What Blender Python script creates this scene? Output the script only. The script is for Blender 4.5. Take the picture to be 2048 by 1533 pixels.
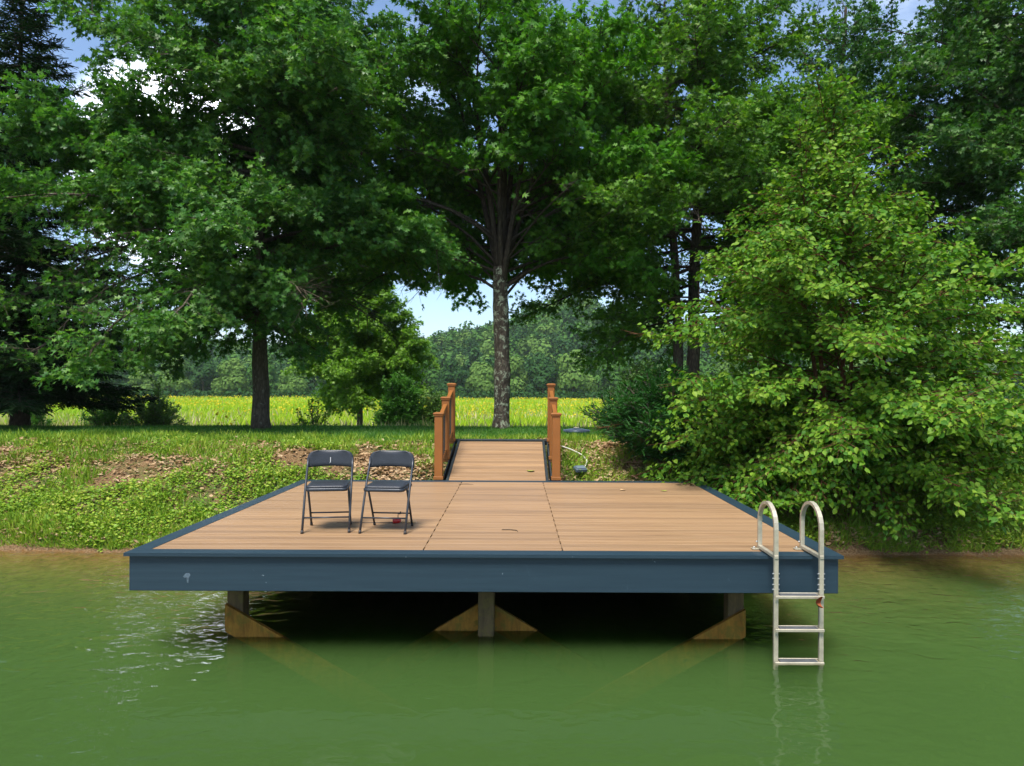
import bpy, math, random
import numpy as np
from mathutils import Vector, Matrix

for o in list(bpy.data.objects):
    bpy.data.objects.remove(o)
sc = bpy.context.scene
COL = sc.collection
PI = math.pi
R = math.radians

# ------------------------------------------------------------------ camera
CAMZ = 2.24                        # water lies at z = 0, deck top at 0.84
cam_d = bpy.data.cameras.new('camera')
cam = bpy.data.objects.new('camera', cam_d); COL.objects.link(cam)
cam_d.sensor_fit = 'HORIZONTAL'; cam_d.sensor_width = 36.0
FPX = 1421.0
cam_d.lens = 36.0 * FPX / 2048.0
cam_d.shift_x = -(1043 - 1024) / 2048.0
cam_d.shift_y = (780 - 766.5) / 2048.0
cam_d.clip_start = 0.1; cam_d.clip_end = 5000
cam.location = (0, 0, CAMZ)
cam.rotation_euler = (R(90), R(-0.25), 0)
sc.camera = cam

# ------------------------------------------------------------------ world, sun, exposure
SUN_EL, SUN_AZ = 64.0, 200.0       # azimuth clockwise from +Y
w = bpy.data.worlds.new('World'); sc.world = w; w.use_nodes = True
nt = w.node_tree; nt.nodes.clear()
sky = nt.nodes.new('ShaderNodeTexSky'); sky.sky_type = 'NISHITA'; sky.sun_disc = False
sky.sun_elevation = R(SUN_EL); sky.sun_rotation = R(SUN_AZ)
sky.altitude = 300; sky.air_density = 1.0; sky.dust_density = 1.6; sky.ozone_density = 3.0
bg = nt.nodes.new('ShaderNodeBackground'); bg.inputs[1].default_value = 0.115
wo = nt.nodes.new('ShaderNodeOutputWorld')
# bright cloud added only so the pond mirrors a pale patch, loose wisps elsewhere
def wn(typ, **kw):
    n = nt.nodes.new(typ)
    for k, v in kw.items(): setattr(n, k, v)
    return n
wtc = wn('ShaderNodeTexCoord'); wsep = wn('ShaderNodeSeparateXYZ'); nt.links.new(wtc.outputs['Generated'], wsep.inputs[0])
wns = wn('ShaderNodeTexNoise'); wns.inputs['Scale'].default_value = 3.2; wns.inputs['Detail'].default_value = 6; wns.inputs['Roughness'].default_value = .6
wmp = wn('ShaderNodeMapping'); wmp.inputs['Scale'].default_value = (1, 1, 2.2); nt.links.new(wtc.outputs['Generated'], wmp.inputs[0]); nt.links.new(wmp.outputs[0], wns.inputs['Vector'])
def wmath(op, a, b=None, clamp=False):
    m = wn('ShaderNodeMath', operation=op); m.use_clamp = clamp
    for sck, q in zip(m.inputs, (a, b)):
        if q is None: continue
        if isinstance(q, (int, float)): sck.default_value = q
        else: nt.links.new(q, sck)
    return m.outputs[0]
def wmap(v, a, b, c=0., d=1.):
    m = wn('ShaderNodeMapRange'); m.interpolation_type = 'SMOOTHSTEP'
    for k, q in zip(('From Min', 'From Max', 'To Min', 'To Max'), (a, b, c, d)): m.inputs[k].default_value = q
    nt.links.new(v, m.inputs['Value']); return m.outputs[0]
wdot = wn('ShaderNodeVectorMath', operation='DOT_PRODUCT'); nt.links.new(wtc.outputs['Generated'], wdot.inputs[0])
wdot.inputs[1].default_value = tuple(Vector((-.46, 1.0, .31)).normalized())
bank = wmath('MULTIPLY', wmap(wdot.outputs['Value'], .988, .9965), wmap(wns.outputs[0], .25, .55, .35, 1))  # added cloud lobe, aimed where the pond reflects the sky
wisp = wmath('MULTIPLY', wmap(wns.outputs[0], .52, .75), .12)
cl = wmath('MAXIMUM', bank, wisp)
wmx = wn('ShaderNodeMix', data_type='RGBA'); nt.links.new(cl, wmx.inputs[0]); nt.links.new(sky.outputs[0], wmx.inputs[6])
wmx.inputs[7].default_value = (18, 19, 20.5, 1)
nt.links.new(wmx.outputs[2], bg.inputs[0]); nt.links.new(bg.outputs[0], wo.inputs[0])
sd = bpy.data.lights.new('sun', 'SUN'); sd.energy = 3.6; sd.angle = R(18); sd.color = (1.0, 0.95, 0.87)
sun = bpy.data.objects.new('sun', sd); COL.objects.link(sun)
el, az = R(SUN_EL), R(SUN_AZ)
sv = Vector((math.sin(az) * math.cos(el), math.cos(az) * math.cos(el), math.sin(el)))
sun.rotation_euler = (-sv).to_track_quat('-Z', 'Y').to_euler()
sun.location = sv * 60
sc.view_settings.view_transform = 'Standard'
sc.view_settings.look = 'None'
sc.view_settings.exposure = 1.03
sc.view_settings.gamma = 1.0
sc.view_settings.use_curve_mapping = False
sc.render.engine = 'CYCLES'
cy = sc.cycles
cy.use_denoising = True
cy.max_bounces = 7; cy.diffuse_bounces = 3; cy.glossy_bounces = 3; cy.transmission_bounces = 4
cy.transparent_max_bounces = 8; cy.volume_bounces = 2
cy.sample_clamp_indirect = 6.0
cy.caustics_reflective = False; cy.caustics_refractive = False

# ------------------------------------------------------------------ numeric helpers
def at(px, py, d):
    """point seen at photograph pixel (px, py) at depth d"""
    return np.array([(px - 1043) / FPX * d, d, CAMZ + (780 - py) / FPX * d])

def nrm(v):
    return v / np.maximum(np.linalg.norm(v, axis=-1, keepdims=True), 1e-9)

def vnoise(x, y, seed=0):
    x = np.asarray(x, float); y = np.asarray(y, float)
    xi = np.floor(x).astype(np.int64); yi = np.floor(y).astype(np.int64)
    fx = x - xi; fy = y - yi
    fx = fx * fx * (3 - 2 * fx); fy = fy * fy * (3 - 2 * fy)
    def h(a, b):
        n = (a * 374761393 + b * 668265263 + seed * 974711) & 0x7fffffff
        n = ((n ^ (n >> 13)) * 1274126177) & 0x7fffffff
        return ((n ^ (n >> 16)) & 0xffff) / 65535.0
    a = h(xi, yi) * (1 - fx) + h(xi + 1, yi) * fx
    b = h(xi, yi + 1) * (1 - fx) + h(xi + 1, yi + 1) * fx
    return a * (1 - fy) + b * fy

def fbm(x, y, seed=0, oct=4):
    s = 0; a = .5; f = 1
    for i in range(oct):
        s = s + a * vnoise(np.asarray(x) * f, np.asarray(y) * f, seed + i); a *= .5; f *= 2.03
    return s / (1 - .5 ** oct)

# ------------------------------------------------------------------ mesh helpers
class MB:
    """collects geometry and links it as ONE mesh object"""
    def __init__(self):
        self.v = []; self.f = []; self.nv = 0; self.sm = []
    def add(self, verts, faces, smooth=False):
        verts = np.asarray(verts, float).reshape(-1, 3)
        self.v.append(verts)
        for f in faces:
            self.f.append(tuple(i + self.nv for i in f)); self.sm.append(smooth)
        self.nv += len(verts)
        return self
    def box(self, c, s, rot=None, bev=0.0):
        hx, hy, hz = [q / 2 for q in s]
        if bev <= 0:
            V = np.array([[x, y, z] for z in (-hz, hz) for (x, y) in ((-hx, -hy), (hx, -hy), (hx, hy), (-hx, hy))])
            F = [(3, 2, 1, 0), (4, 5, 6, 7), (0, 1, 5, 4), (1, 2, 6, 5), (2, 3, 7, 6), (3, 0, 4, 7)]
        else:
            b = min(bev, hx * .9, hy * .9, hz * .9)
            V = []
            for z, k in ((-hz, b), (-hz + b, 0), (hz - b, 0), (hz, b)):
                a, c2 = hx - k, hy - k
                e = b if k == 0 else b * .4
                V += [[-a + e, -c2, z], [a - e, -c2, z], [a, -c2 + e, z], [a, c2 - e, z], [a - e, c2, z], [-a + e, c2, z], [-a, c2 - e, z], [-a, -c2 + e, z]]
            V = np.array(V); F = [tuple(range(7, -1, -1)), tuple(range(24, 32))]
            for l in range(3):
                for i in range(8):
                    j = (i + 1) % 8
                    F.append((l * 8 + i, l * 8 + j, l * 8 + 8 + j, l * 8 + 8 + i))
        if rot is not None:
            V = V @ np.array(rot.to_3x3() if hasattr(rot, 'to_3x3') else rot).T
        return self.add(V + np.asarray(c, float), F)
    def prism(self, poly, axis, a, b):
        """2D polygon (ccw) extruded along axis from a to b; poly gives the two other axes in order"""
        n = len(poly); V = []
        for t in (a, b):
            for (p, q) in poly:
                V.append({'x': (t, p, q), 'y': (p, t, q), 'z': (p, q, t)}[axis])
        F = [tuple(range(n - 1, -1, -1)), tuple(range(n, 2 * n))]
        for i in range(n):
            j = (i + 1) % n
            F.append((i, j, n + j, n + i))
        return self.add(V, F)
    def tube(self, pts, r, k=8, caps=True, squash=None):
        pts = np.asarray(pts, float); n = len(pts)
        rr = np.broadcast_to(np.asarray(r, float), (n,))
        T = np.gradient(pts, axis=0); T = nrm(T)
        ref = np.array([0., 0, 1]) if abs(T[0][2]) < .85 else np.array([1., 0, 0])
        U = nrm(ref - T[0] * ref.dot(T[0])); V = []
        for i in range(n):
            U = nrm(U - T[i] * U.dot(T[i])); W = np.cross(T[i], U)
            for j in range(k):
                a = 2 * PI * j / k
                cu, cw = math.cos(a), math.sin(a)
                if squash: cu *= squash[0]; cw *= squash[1]
                V.append(pts[i] + rr[i] * (cu * U + cw * W))
        F = []
        for i in range(n - 1):
            for j in range(k):
                j2 = (j + 1) % k
                F.append((i * k + j, i * k + j2, (i + 1) * k + j2, (i + 1) * k + j))
        self.add(V, F, True)
        if caps:
            b = self.nv - n * k
            self.f.append(tuple(b + j for j in range(k - 1, -1, -1))); self.sm.append(False)
            self.f.append(tuple(b + (n - 1) * k + j for j in range(k))); self.sm.append(False)
        return self
    def build(self, name, mat, parent=None):
        me = bpy.data.meshes.new(name)
        V = np.concatenate(self.v) if self.v else np.zeros((0, 3))
        me.from_pydata(V.tolist(), [], self.f)
        me.polygons.foreach_set('use_smooth', self.sm)
        me.update()
        return link(name, me, mat, parent)

def link(name, me, mat, parent=None):
    if mat is not None and len(me.materials) == 0: me.materials.append(mat)
    o = bpy.data.objects.new(name, me); COL.objects.link(o)
    if parent is not None: o.parent = parent
    return o

def fast_mesh(name, V, loops, starts, smooth=False):
    me = bpy.data.meshes.new(name)
    me.vertices.add(len(V)); me.vertices.foreach_set('co', np.ascontiguousarray(V, np.float32).ravel())
    me.loops.add(len(loops)); me.loops.foreach_set('vertex_index', np.ascontiguousarray(loops, np.int32))
    me.polygons.add(len(starts)); me.polygons.foreach_set('loop_start', np.ascontiguousarray(starts, np.int32))
    me.polygons.foreach_set('use_smooth', np.full(len(starts), smooth))
    me.update(calc_edges=True); me.validate()
    return me

def leaf_mesh(name, P, D, N, S, tv, tf):
    """n copies of a small leaf template at P, pointing along D, facing N, length S"""
    n = len(P); tv = np.asarray(tv, float); k = len(tv)
    D = nrm(D); N = nrm(N - D * (N * D).sum(1, keepdims=True)); W = np.cross(D, N)
    S = np.broadcast_to(np.asarray(S, float), (n,))[:, None, None]
    V = P[:, None, :] + S * (tv[None, :, 0:1] * W[:, None, :] + tv[None, :, 1:2] * D[:, None, :] + tv[None, :, 2:3] * N[:, None, :])
    fl = np.concatenate([np.array(f) for f in tf]); ln = np.array([len(f) for f in tf])
    loops = (fl[None, :] + (np.arange(n) * k)[:, None]).ravel()
    st = np.concatenate([[0], np.cumsum(ln)[:-1]])
    starts = (st[None, :] + (np.arange(n) * ln.sum())[:, None]).ravel()
    return fast_mesh(name, V.reshape(-1, 3), loops, starts)

def prisms_mb(A, B, r0, r1, k=3):
    """straight thin twigs as one batch: returns V, loops, starts"""
    n = len(A); T = nrm(B - A)
    ref = np.where(np.abs(T[:, 2:3]) < .9, np.array([[0., 0, 1]]), np.array([[1., 0, 0]]))
    U = nrm(np.cross(T, ref)); W = np.cross(T, U)
    an = np.arange(k) * 2 * PI / k
    ring = np.cos(an)[None, :, None] * U[:, None, :] + np.sin(an)[None, :, None] * W[:, None, :]
    V = np.concatenate([A[:, None, :] + ring * np.reshape(r0, (-1, 1, 1)), B[:, None, :] + ring * np.reshape(r1, (-1, 1, 1))], 1)
    F = []
    for j in range(k):
        j2 = (j + 1) % k; F += [j, j2, k + j2, k + j]
    loops = (np.array(F)[None, :] + (np.arange(n) * 2 * k)[:, None]).ravel()
    starts = np.arange(n * k) * 4
    return V.reshape(-1, 3), loops, starts

def tag(o, label=None, cat=None, group=None, kind=None):
    if label: o['label'] = label
    if cat: o['category'] = cat
    if group: o['group'] = group
    if kind: o['kind'] = kind
    return o

def empty(name, loc, rz=0.0):
    o = bpy.data.objects.new(name, None); COL.objects.link(o)
    o.location = tuple(float(q) for q in loc); o.rotation_euler = (0, 0, rz); o.empty_display_size = .3
    return o

def copy_tree(o, parent=None):
    c = o.copy(); COL.objects.link(c)
    if parent is not None: c.parent = parent
    for ch in list(o.children): copy_tree(ch, c)
    return c

# ------------------------------------------------------------------ materials
def mat_base(name):
    m = bpy.data.materials.new(name); m.use_nodes = True
    t = m.node_tree; t.nodes.clear()
    out = t.nodes.new('ShaderNodeOutputMaterial')
    return m, t, out

def N_(t, typ, **kw):
    n = t.nodes.new(typ)
    for k, v in kw.items(): setattr(n, k, v)
    return n

def ramp(t, fac, stops, interp='LINEAR'):
    r = N_(t, 'ShaderNodeValToRGB'); r.color_ramp.interpolation = interp
    e = r.color_ramp.elements
    while len(e) < len(stops): e.new(.5)
    for i, (p, c) in enumerate(stops):
        e[i].position = p; e[i].color = (*c, 1) if len(c) == 3 else c
    if fac is not None: t.links.new(fac, r.inputs[0])
    return r

def noise(t, scale, detail=4, rough=.55, vec=None, dist=0):
    n = N_(t, 'ShaderNodeTexNoise')
    n.inputs['Scale'].default_value = scale; n.inputs['Detail'].default_value = detail
    n.inputs['Roughness'].default_value = rough; n.inputs['Distortion'].default_value = dist
    if vec is not None: t.links.new(vec, n.inputs['Vector'])
    return n

def mapping(t, src, scale=(1, 1, 1)):
    m = N_(t, 'ShaderNodeMapping'); m.inputs['Scale'].default_value = scale
    t.links.new(src, m.inputs['Vector']); return m.outputs[0]

def mixc(t, fac, a, b, mode='MIX'):
    m = N_(t, 'ShaderNodeMix', data_type='RGBA', blend_type=mode)
    if isinstance(fac, (int, float)): m.inputs[0].default_value = fac
    else: t.links.new(fac, m.inputs[0])
    for s, q in ((m.inputs[6], a), (m.inputs[7], b)):
        if isinstance(q, tuple): s.default_value = (*q, 1)
        else: t.links.new(q, s)
    return m.outputs[2]

def math_(t, op, a, b=None, clamp=False):
    m = N_(t, 'ShaderNodeMath', operation=op); m.use_clamp = clamp
    for s, q in zip(m.inputs, (a, b)):
        if q is None: continue
        if isinstance(q, (int, float)): s.default_value = q
        else: t.links.new(q, s)
    return m.outputs[0]

def bump(t, h, strength=.3, dist=.02):
    b = N_(t, 'ShaderNodeBump'); b.inputs['Strength'].default_value = strength; b.inputs['Distance'].default_value = dist
    t.links.new(h, b.inputs['Height']); return b.outputs[0]

def solid_mat(name, col, rough=.5, spec=.4, metal=0., vary=.12, vscale=6, bmp=0., bscale=60, gen='Object'):
    m, t, out = mat_base(name)
    p = N_(t, 'ShaderNodeBsdfPrincipled'); tc = N_(t, 'ShaderNodeTexCoord')
    n = noise(t, vscale, 5, .6, tc.outputs[gen])
    a = tuple(c * (1 - vary) for c in col); b = tuple(min(1, c * (1 + vary)) for c in col)
    r = ramp(t, n.outputs[0], [(.3, a), (.7, b)])
    t.links.new(r.outputs[0], p.inputs['Base Color'])
    p.inputs['Roughness'].default_value = rough; p.inputs['Metallic'].default_value = metal
    p.inputs['Specular IOR Level'].default_value = spec
    if bmp:
        t.links.new(bump(t, noise(t, bscale, 3, .6, tc.outputs[gen]).outputs[0], bmp, .01), p.inputs['Normal'])
    t.links.new(p.outputs[0], out.inputs[0])
    return m

def leaf_mat(name, cols, trans=.3, rough=.45, spec=.35, pos_scale=.6, tcol=(1.0, 1.2, .45)):
    m, t, out = mat_base(name)
    g = N_(t, 'ShaderNodeNewGeometry'); tc = N_(t, 'ShaderNodeTexCoord')
    n = noise(t, pos_scale, 2, .5, tc.outputs['Object'])
    f = math_(t, 'ADD', math_(t, 'MULTIPLY', g.outputs['Random Per Island'], .55), math_(t, 'MULTIPLY', n.outputs[0], .45))
    k = len(cols)
    r = ramp(t, f, [(.15 + .7 * i / (k - 1), c) for i, c in enumerate(cols)])
    p = N_(t, 'ShaderNodeBsdfPrincipled')
    t.links.new(r.outputs[0], p.inputs['Base Color'])
    p.inputs['Roughness'].default_value = rough; p.inputs['Specular IOR Level'].default_value = spec
    tr = N_(t, 'ShaderNodeBsdfTranslucent')
    t.links.new(mixc(t, 1.0, r.outputs[0], tcol, 'MULTIPLY'), tr.inputs[0])
    mx = N_(t, 'ShaderNodeMixShader'); mx.inputs[0].default_value = trans
    t.links.new(p.outputs[0], mx.inputs[1]); t.links.new(tr.outputs[0], mx.inputs[2])
    t.links.new(mx.outputs[0], out.inputs[0])
    return m

def bark_mat(name, dark, light, lichen=None, amt=.5, scale=9):
    m, t, out = mat_base(name)
    tc = N_(t, 'ShaderNodeTexCoord'); p = N_(t, 'ShaderNodeBsdfPrincipled')
    v = mapping(t, tc.outputs['Object'], (1, 1, .35))
    n = noise(t, scale, 6, .7, v, .6)
    vo = N_(t, 'ShaderNodeTexVoronoi', feature='DISTANCE_TO_EDGE'); vo.inputs['Scale'].default_value = scale * 1.6
    t.links.new(v, vo.inputs['Vector'])
    h = math_(t, 'ADD', math_(t, 'MULTIPLY', vo.outputs[0], .9), n.outputs[0])
    c = ramp(t, h, [(.3, dark), (.85, light)]).outputs[0]
    if lichen:
        l = noise(t, 5.5, 6, .75, tc.outputs['Object'], .4)
        lf = ramp(t, l.outputs[0], [(amt, (0, 0, 0)), (amt + .05, (1, 1, 1))])
        c = mixc(t, lf.outputs[0], c, lichen)
    t.links.new(c, p.inputs['Base Color']); p.inputs['Roughness'].default_value = .9
    p.inputs['Specular IOR Level'].default_value = .15
    t.links.new(bump(t, h, .9, .04), p.inputs['Normal'])
    t.links.new(p.outputs[0], out.inputs[0])
    return m

M = {}
M['oak_leaf'] = leaf_mat('oak_leaf', [(.030, .105, .018), (.052, .155, .026), (.09, .215, .036), (.15, .275, .036)], .40, .42, .24)
M['oak_leaf_b'] = leaf_mat('oak_leaf_b', [(.038, .115, .010), (.065, .17, .016), (.10, .225, .022), (.17, .28, .026)], .42, .45, .2)
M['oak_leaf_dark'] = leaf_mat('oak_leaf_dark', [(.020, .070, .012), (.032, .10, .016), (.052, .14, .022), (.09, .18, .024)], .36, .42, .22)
M['maple_leaf'] = leaf_mat('maple_leaf', [(.034, .125, .010), (.058, .185, .014), (.09, .24, .02), (.14, .29, .025)], .44, .45, .2)
M['birch_leaf'] = leaf_mat('birch_leaf', [(.036, .12, .011), (.062, .175, .014), (.105, .23, .018), (.165, .29, .022), (.22, .34, .035)], .38, .5, .18, 1.1)
M['spruce'] = leaf_mat('spruce_needle', [(.010, .028, .010), (.016, .042, .012), (.03, .065, .018)], .08, .8, .08)
M['young'] = leaf_mat('young_leaf', [(.08, .18, .018), (.11, .24, .022), (.16, .31, .028), (.22, .36, .04)], .42, .45, .3)
M['dark_shrub'] = leaf_mat('dark_shrub_leaf', [(.016, .07, .012), (.026, .10, .018), (.045, .14, .024)], .3, .45, .2)
M['bush'] = leaf_mat('bush_leaf', [(.05, .15, .026), (.075, .205, .032), (.11, .26, .04)], .38, .45, .2)
M['pale_bush'] = leaf_mat('pale_bush_leaf', [(.07, .15, .03), (.10, .2, .04), (.16, .26, .06)], .3, .5, .3)
M['far_pale'] = leaf_mat('far_leaf_pale', [(.065, .13, .026), (.09, .17, .034), (.13, .21, .045)], .2, .7, .08, .25)
M['far_mid'] = leaf_mat('far_leaf_mid', [(.035, .10, .018), (.052, .13, .022), (.075, .165, .03)], .2, .7, .08, .25)
M['far_dark'] = leaf_mat('far_leaf_dark', [(.015, .05, .014), (.024, .07, .018), (.036, .095, .022)], .2, .7, .08, .25)
M['weed'] = leaf_mat('weed_leaf', [(.08, .19, .014), (.15, .28, .02), (.24, .36, .025), (.38, .40, .06)], .3, .5, .3, .9)
M['lawn'] = leaf_mat('lawn_blade', [(.03, .12, .012), (.045, .16, .016), (.08, .21, .02), (.15, .25, .04)], .3, .5, .3, .4)
M['meadow'] = leaf_mat('meadow_blade', [(.18, .34, .014), (.28, .44, .016), (.38, .48, .02), (.50, .50, .08)], .35, .6, .2, .06)
M['goldenrod'] = leaf_mat('goldenrod_flower', [(.45, .36, .015), (.55, .42, .02), (.40, .38, .03)], .2, .7, .1)
M['litter'] = leaf_mat('litter_leaf', [(.17, .09, .045), (.28, .17, .085), (.42, .29, .16), (.52, .40, .25)], .1, .7, .2, 2)
M['bark_oak'] = bark_mat('bark_oak', (.035, .026, .018), (.13, .105, .075), (.20, .21, .16), .60, 10)
M['bark_maple'] = bark_mat('bark_maple', (.016, .012, .009), (.11, .09, .068), (.30, .33, .23), .53, 9)
M['bark_dark'] = bark_mat('bark_dark', (.02, .015, .012), (.09, .07, .05))
M['bark_birch'] = bark_mat('bark_birch', (.05, .026, .012), (.16, .075, .035), None, .5, 14)
M['bark_young'] = bark_mat('bark_young', (.05, .04, .03), (.16, .13, .1))

# ================================================================== THE GROUND
def shore(x):
    return 9.72 + .10 * np.sin(x * .8 + 1) + .22 * (vnoise(x * .9, 0 * x, 5) - .5) + .12 * np.clip((x - 2) / 3, 0, 1)

def terrain(x, y):
    x = np.asarray(x, float); y = np.asarray(y, float)
    s = y - shore(x)
    z = np.interp(s, [-120, -100, -85, -72, -10, -6, -3.6, -1.8, -.6, 0, .15, .5, 1.1, 1.8, 2.5, 3.2, 4.2, 8.6, 10, 14, 22, 700],
                  [1.5, 1.5, 1.2, -2.4, -2.4, -1.9, -1.0, -.36, -.10, 0, .12, .24, .46, .82, 1.07, 1.18, 1.21, 1.23, 1.12, .25, -.6, -.6])
    bank = np.clip(s / .3, 0, 1) * np.clip((4.6 - s) / 1.2, 0, 1)
    z = z + bank * ((fbm(x * 1.3, y * 1.3, 11) - .5) * .34 + (fbm(x * 5, y * 5, 12, 3) - .5) * .09)
    z = z + np.clip((s - 3) / 2, 0, 1) * (vnoise(x * .25, y * .25, 13) - .5) * .10
    z = z + np.clip((s - 12) / 8, 0, 1) * (vnoise(x * .06, y * .06, 14) - .5) * .35
    # the bank is cut away under the gangway
    cut = (np.abs(x + .37) < 1.05) & (y < 13.05) & (y > 9.5)
    z = np.where(cut, np.minimum(z, .84 + (y - 10.93) * .22 - .30), z)
    return z

def axis(parts):
    return np.unique(np.round(np.concatenate([np.arange(*p) for p in parts]), 4))
xs = axis([(-700, -100, 60), (-100, -16, 6), (-16, 16.01, .13), (22, 100, 6), (100, 701, 60)])
ys = axis([(-100, -10, 10), (-10, 8, 1), (8, 14.6, .11), (14.6, 26, .4), (26, 60, 2), (60, 260, 10), (260, 701, 40)])
gx, gy = np.meshgrid(xs, ys)
gz = terrain(gx, gy)
nx, ny = len(xs), len(ys)
ii = (np.arange(ny - 1)[:, None] * nx + np.arange(nx - 1)[None, :]).ravel()
gl = np.stack([ii, ii + 1, ii + 1 + nx, ii + nx], 1).ravel()
me = fast_mesh('ground', np.stack([gx, gy, gz], -1).reshape(-1, 3), gl, np.arange(len(ii)) * 4, True)

def ground_mat():
    m, t, out = mat_base('ground_soil')
    g = N_(t, 'ShaderNodeNewGeometry'); pos = g.outputs['Position']
    sp = N_(t, 'ShaderNodeSeparateXYZ'); t.links.new(pos, sp.inputs[0])
    n1 = noise(t, 1.1, 6, .65, pos); n2 = noise(t, 9, 5, .65, pos); n3 = noise(t, 45, 4, .7, pos)
    def band(v, a, b):
        r = N_(t, 'ShaderNodeMapRange'); r.interpolation_type = 'SMOOTHSTEP'
        r.inputs['From Min'].default_value = a; r.inputs['From Max'].default_value = b
        t.links.new(v, r.inputs['Value']); return r.outputs[0]
    clay = ramp(t, n2.outputs[0], [(.3, (.12, .055, .016)), (.5, (.26, .135, .04)), (.72, (.38, .25, .10))]).outputs[0]
    soil = ramp(t, n3.outputs[0], [(.3, (.07, .038, .018)), (.5, (.17, .10, .045)), (.7, (.34, .24, .13))]).outputs[0]
    moss = ramp(t, n3.outputs[0], [(.3, (.05, .075, .018)), (.7, (.15, .17, .05))]).outputs[0]
    bank = mixc(t, ramp(t, n1.outputs[0], [(.46, (0, 0, 0)), (.56, (1, 1, 1))]).outputs[0], soil, moss)
    lawn = ramp(t, n3.outputs[0], [(.3, (.03, .09, .012)), (.7, (.07, .16, .02))]).outputs[0]
    nf = noise(t, .12, 5, .6, mapping(t, pos, (.35, 1, 1)))
    field = ramp(t, nf.outputs[0], [(.3, (.14, .26, .018)), (.5, (.24, .36, .02)), (.66, (.36, .36, .11))]).outputs[0]
    zz = math_(t, 'ADD', sp.outputs[2], math_(t, 'MULTIPLY', n2.outputs[0], .16))
    dry = ramp(t, n3.outputs[0], [(.3, (.07, .04, .018)), (.5, (.17, .105, .05)), (.72, (.33, .23, .13))]).outputs[0]
    c = mixc(t, band(zz, .05, .09), clay, dry)
    c = mixc(t, band(zz, .20, .34), c, bank)
    yy = math_(t, 'ADD', sp.outputs[1], math_(t, 'MULTIPLY', n1.outputs[0], 1.2))
    c = mixc(t, band(yy, 13.7, 14.5), c, lawn)
    c = mixc(t, band(yy, 20.4, 22.0), c, field)
    p = N_(t, 'ShaderNodeBsdfPrincipled'); t.links.new(c, p.inputs['Base Color'])
    p.inputs['Roughness'].default_value = .92; p.inputs['Specular IOR Level'].default_value = .15
    t.links.new(bump(t, math_(t, 'ADD', n2.outputs[0], n3.outputs[0]), .8, .05), p.inputs['Normal'])
    t.links.new(p.outputs[0], out.inputs[0])
    return m
tag(link('ground', me, ground_mat()), kind='structure')

# ================================================================== THE POND
def water_mat():
    m, t, out = mat_base('pond_water')
    g = N_(t, 'ShaderNodeNewGeometry'); pos = g.outputs['Position']
    a = noise(t, 6.0, 1, .4, mapping(t, pos, (.85, 1.2, 1)), .8)
    b = noise(t, 2.1, 1, .4, mapping(t, pos, (.75, 1, 1)), .4)
    c = noise(t, 18.0, 1, .5, mapping(t, pos, (.6, 1.2, 1)))
    msk = noise(t, .33, 2, .5, pos)
    sp = N_(t, 'ShaderNodeSeparateXYZ'); t.links.new(pos, sp.inputs[0])
    mk = ramp(t, msk.outputs[0], [(.35, (.25, .25, .25)), (.62, (1, 1, 1))]).outputs[0]
    # the deck keeps the breeze off the water right before it
    ax = math_(t, 'ABSOLUTE', math_(t, 'ADD', sp.outputs[0], .2))
    r = N_(t, 'ShaderNodeMapRange'); r.interpolation_type = 'SMOOTHSTEP'
    r.inputs['From Min'].default_value = 1.2; r.inputs['From Max'].default_value = 2.6
    r.inputs['To Min'].default_value = .28; r.inputs['To Max'].default_value = 1
    t.links.new(ax, r.inputs['Value'])
    h = math_(t, 'ADD', math_(t, 'MULTIPLY', a.outputs[0], .7), math_(t, 'ADD', math_(t, 'MULTIPLY', b.outputs[0], .9), math_(t, 'MULTIPLY', c.outputs[0], .03)))
    h = math_(t, 'MULTIPLY', math_(t, 'MULTIPLY', h, mk), r.outputs[0])
    bn = bump(t, h, 1.0, WAVE)
    gl = N_(t, 'ShaderNodeBsdfGlossy'); gl.inputs['Roughness'].default_value = .015
    t.links.new(bn, gl.inputs['Normal'])
    tr = N_(t, 'ShaderNodeBsdfTransparent')
    fr = N_(t, 'ShaderNodeFresnel'); fr.inputs['IOR'].default_value = 1.36; t.links.new(bn, fr.inputs['Normal'])
    mx = N_(t, 'ShaderNodeMixShader'); t.links.new(fr.outputs[0], mx.inputs[0])
    t.links.new(tr.outputs[0], mx.inputs[1]); t.links.new(gl.outputs[0], mx.inputs[2])
    t.links.new(mx.outputs[0], out.inputs['Surface'])
    v = N_(t, 'ShaderNodeVolumePrincipled')
    v.inputs['Color'].default_value = (.18, .34, .10, 1); v.inputs['Density'].default_value = 1.8
    v.inputs['Anisotropy'].default_value = 0.0
    t.links.new(v.outputs[0], out.inputs['Volume'])
    return m
WAVE = .036
mb = MB(); mb.box((0, -31, -1.6), (1240, 85, 3.2))
tag(mb.build('water', water_mat()), kind='structure')

# ================================================================== FAR HILL
def ridge(x):
    k = np.interp(x, [-520, -300, -160, -110, -60, -32, -12, 6, 20, 34, 50, 75, 130, 250, 520],
                  [24, 24, 18, 17, 21, 26, 30, 39, 44, 43, 38, 29, 22, 26, 24])
    return k + 3.0 * (vnoise(x * .04, 0 * x, 31) - .5)
def hillz(x, y):
    u = np.clip((y - 205) / 190, 0, 1)
    return -1.2 + ridge(x) * (u * u * (3 - 2 * u)) + (fbm(x * .02, y * .02, 33) - .5) * 5 * u
hx = np.linspace(-560, 560, 150); hy = np.linspace(205, 560, 45)
HX, HY = np.meshgrid(hx, hy); HZ = hillz(HX, HY)
ii = (np.arange(44)[:, None] * 150 + np.arange(149)[None, :]).ravel()
me = fast_mesh('hill', np.stack([HX, HY, HZ], -1).reshape(-1, 3), np.stack([ii, ii + 1, ii + 151, ii + 150], 1).ravel(), np.arange(len(ii)) * 4, True)
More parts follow.
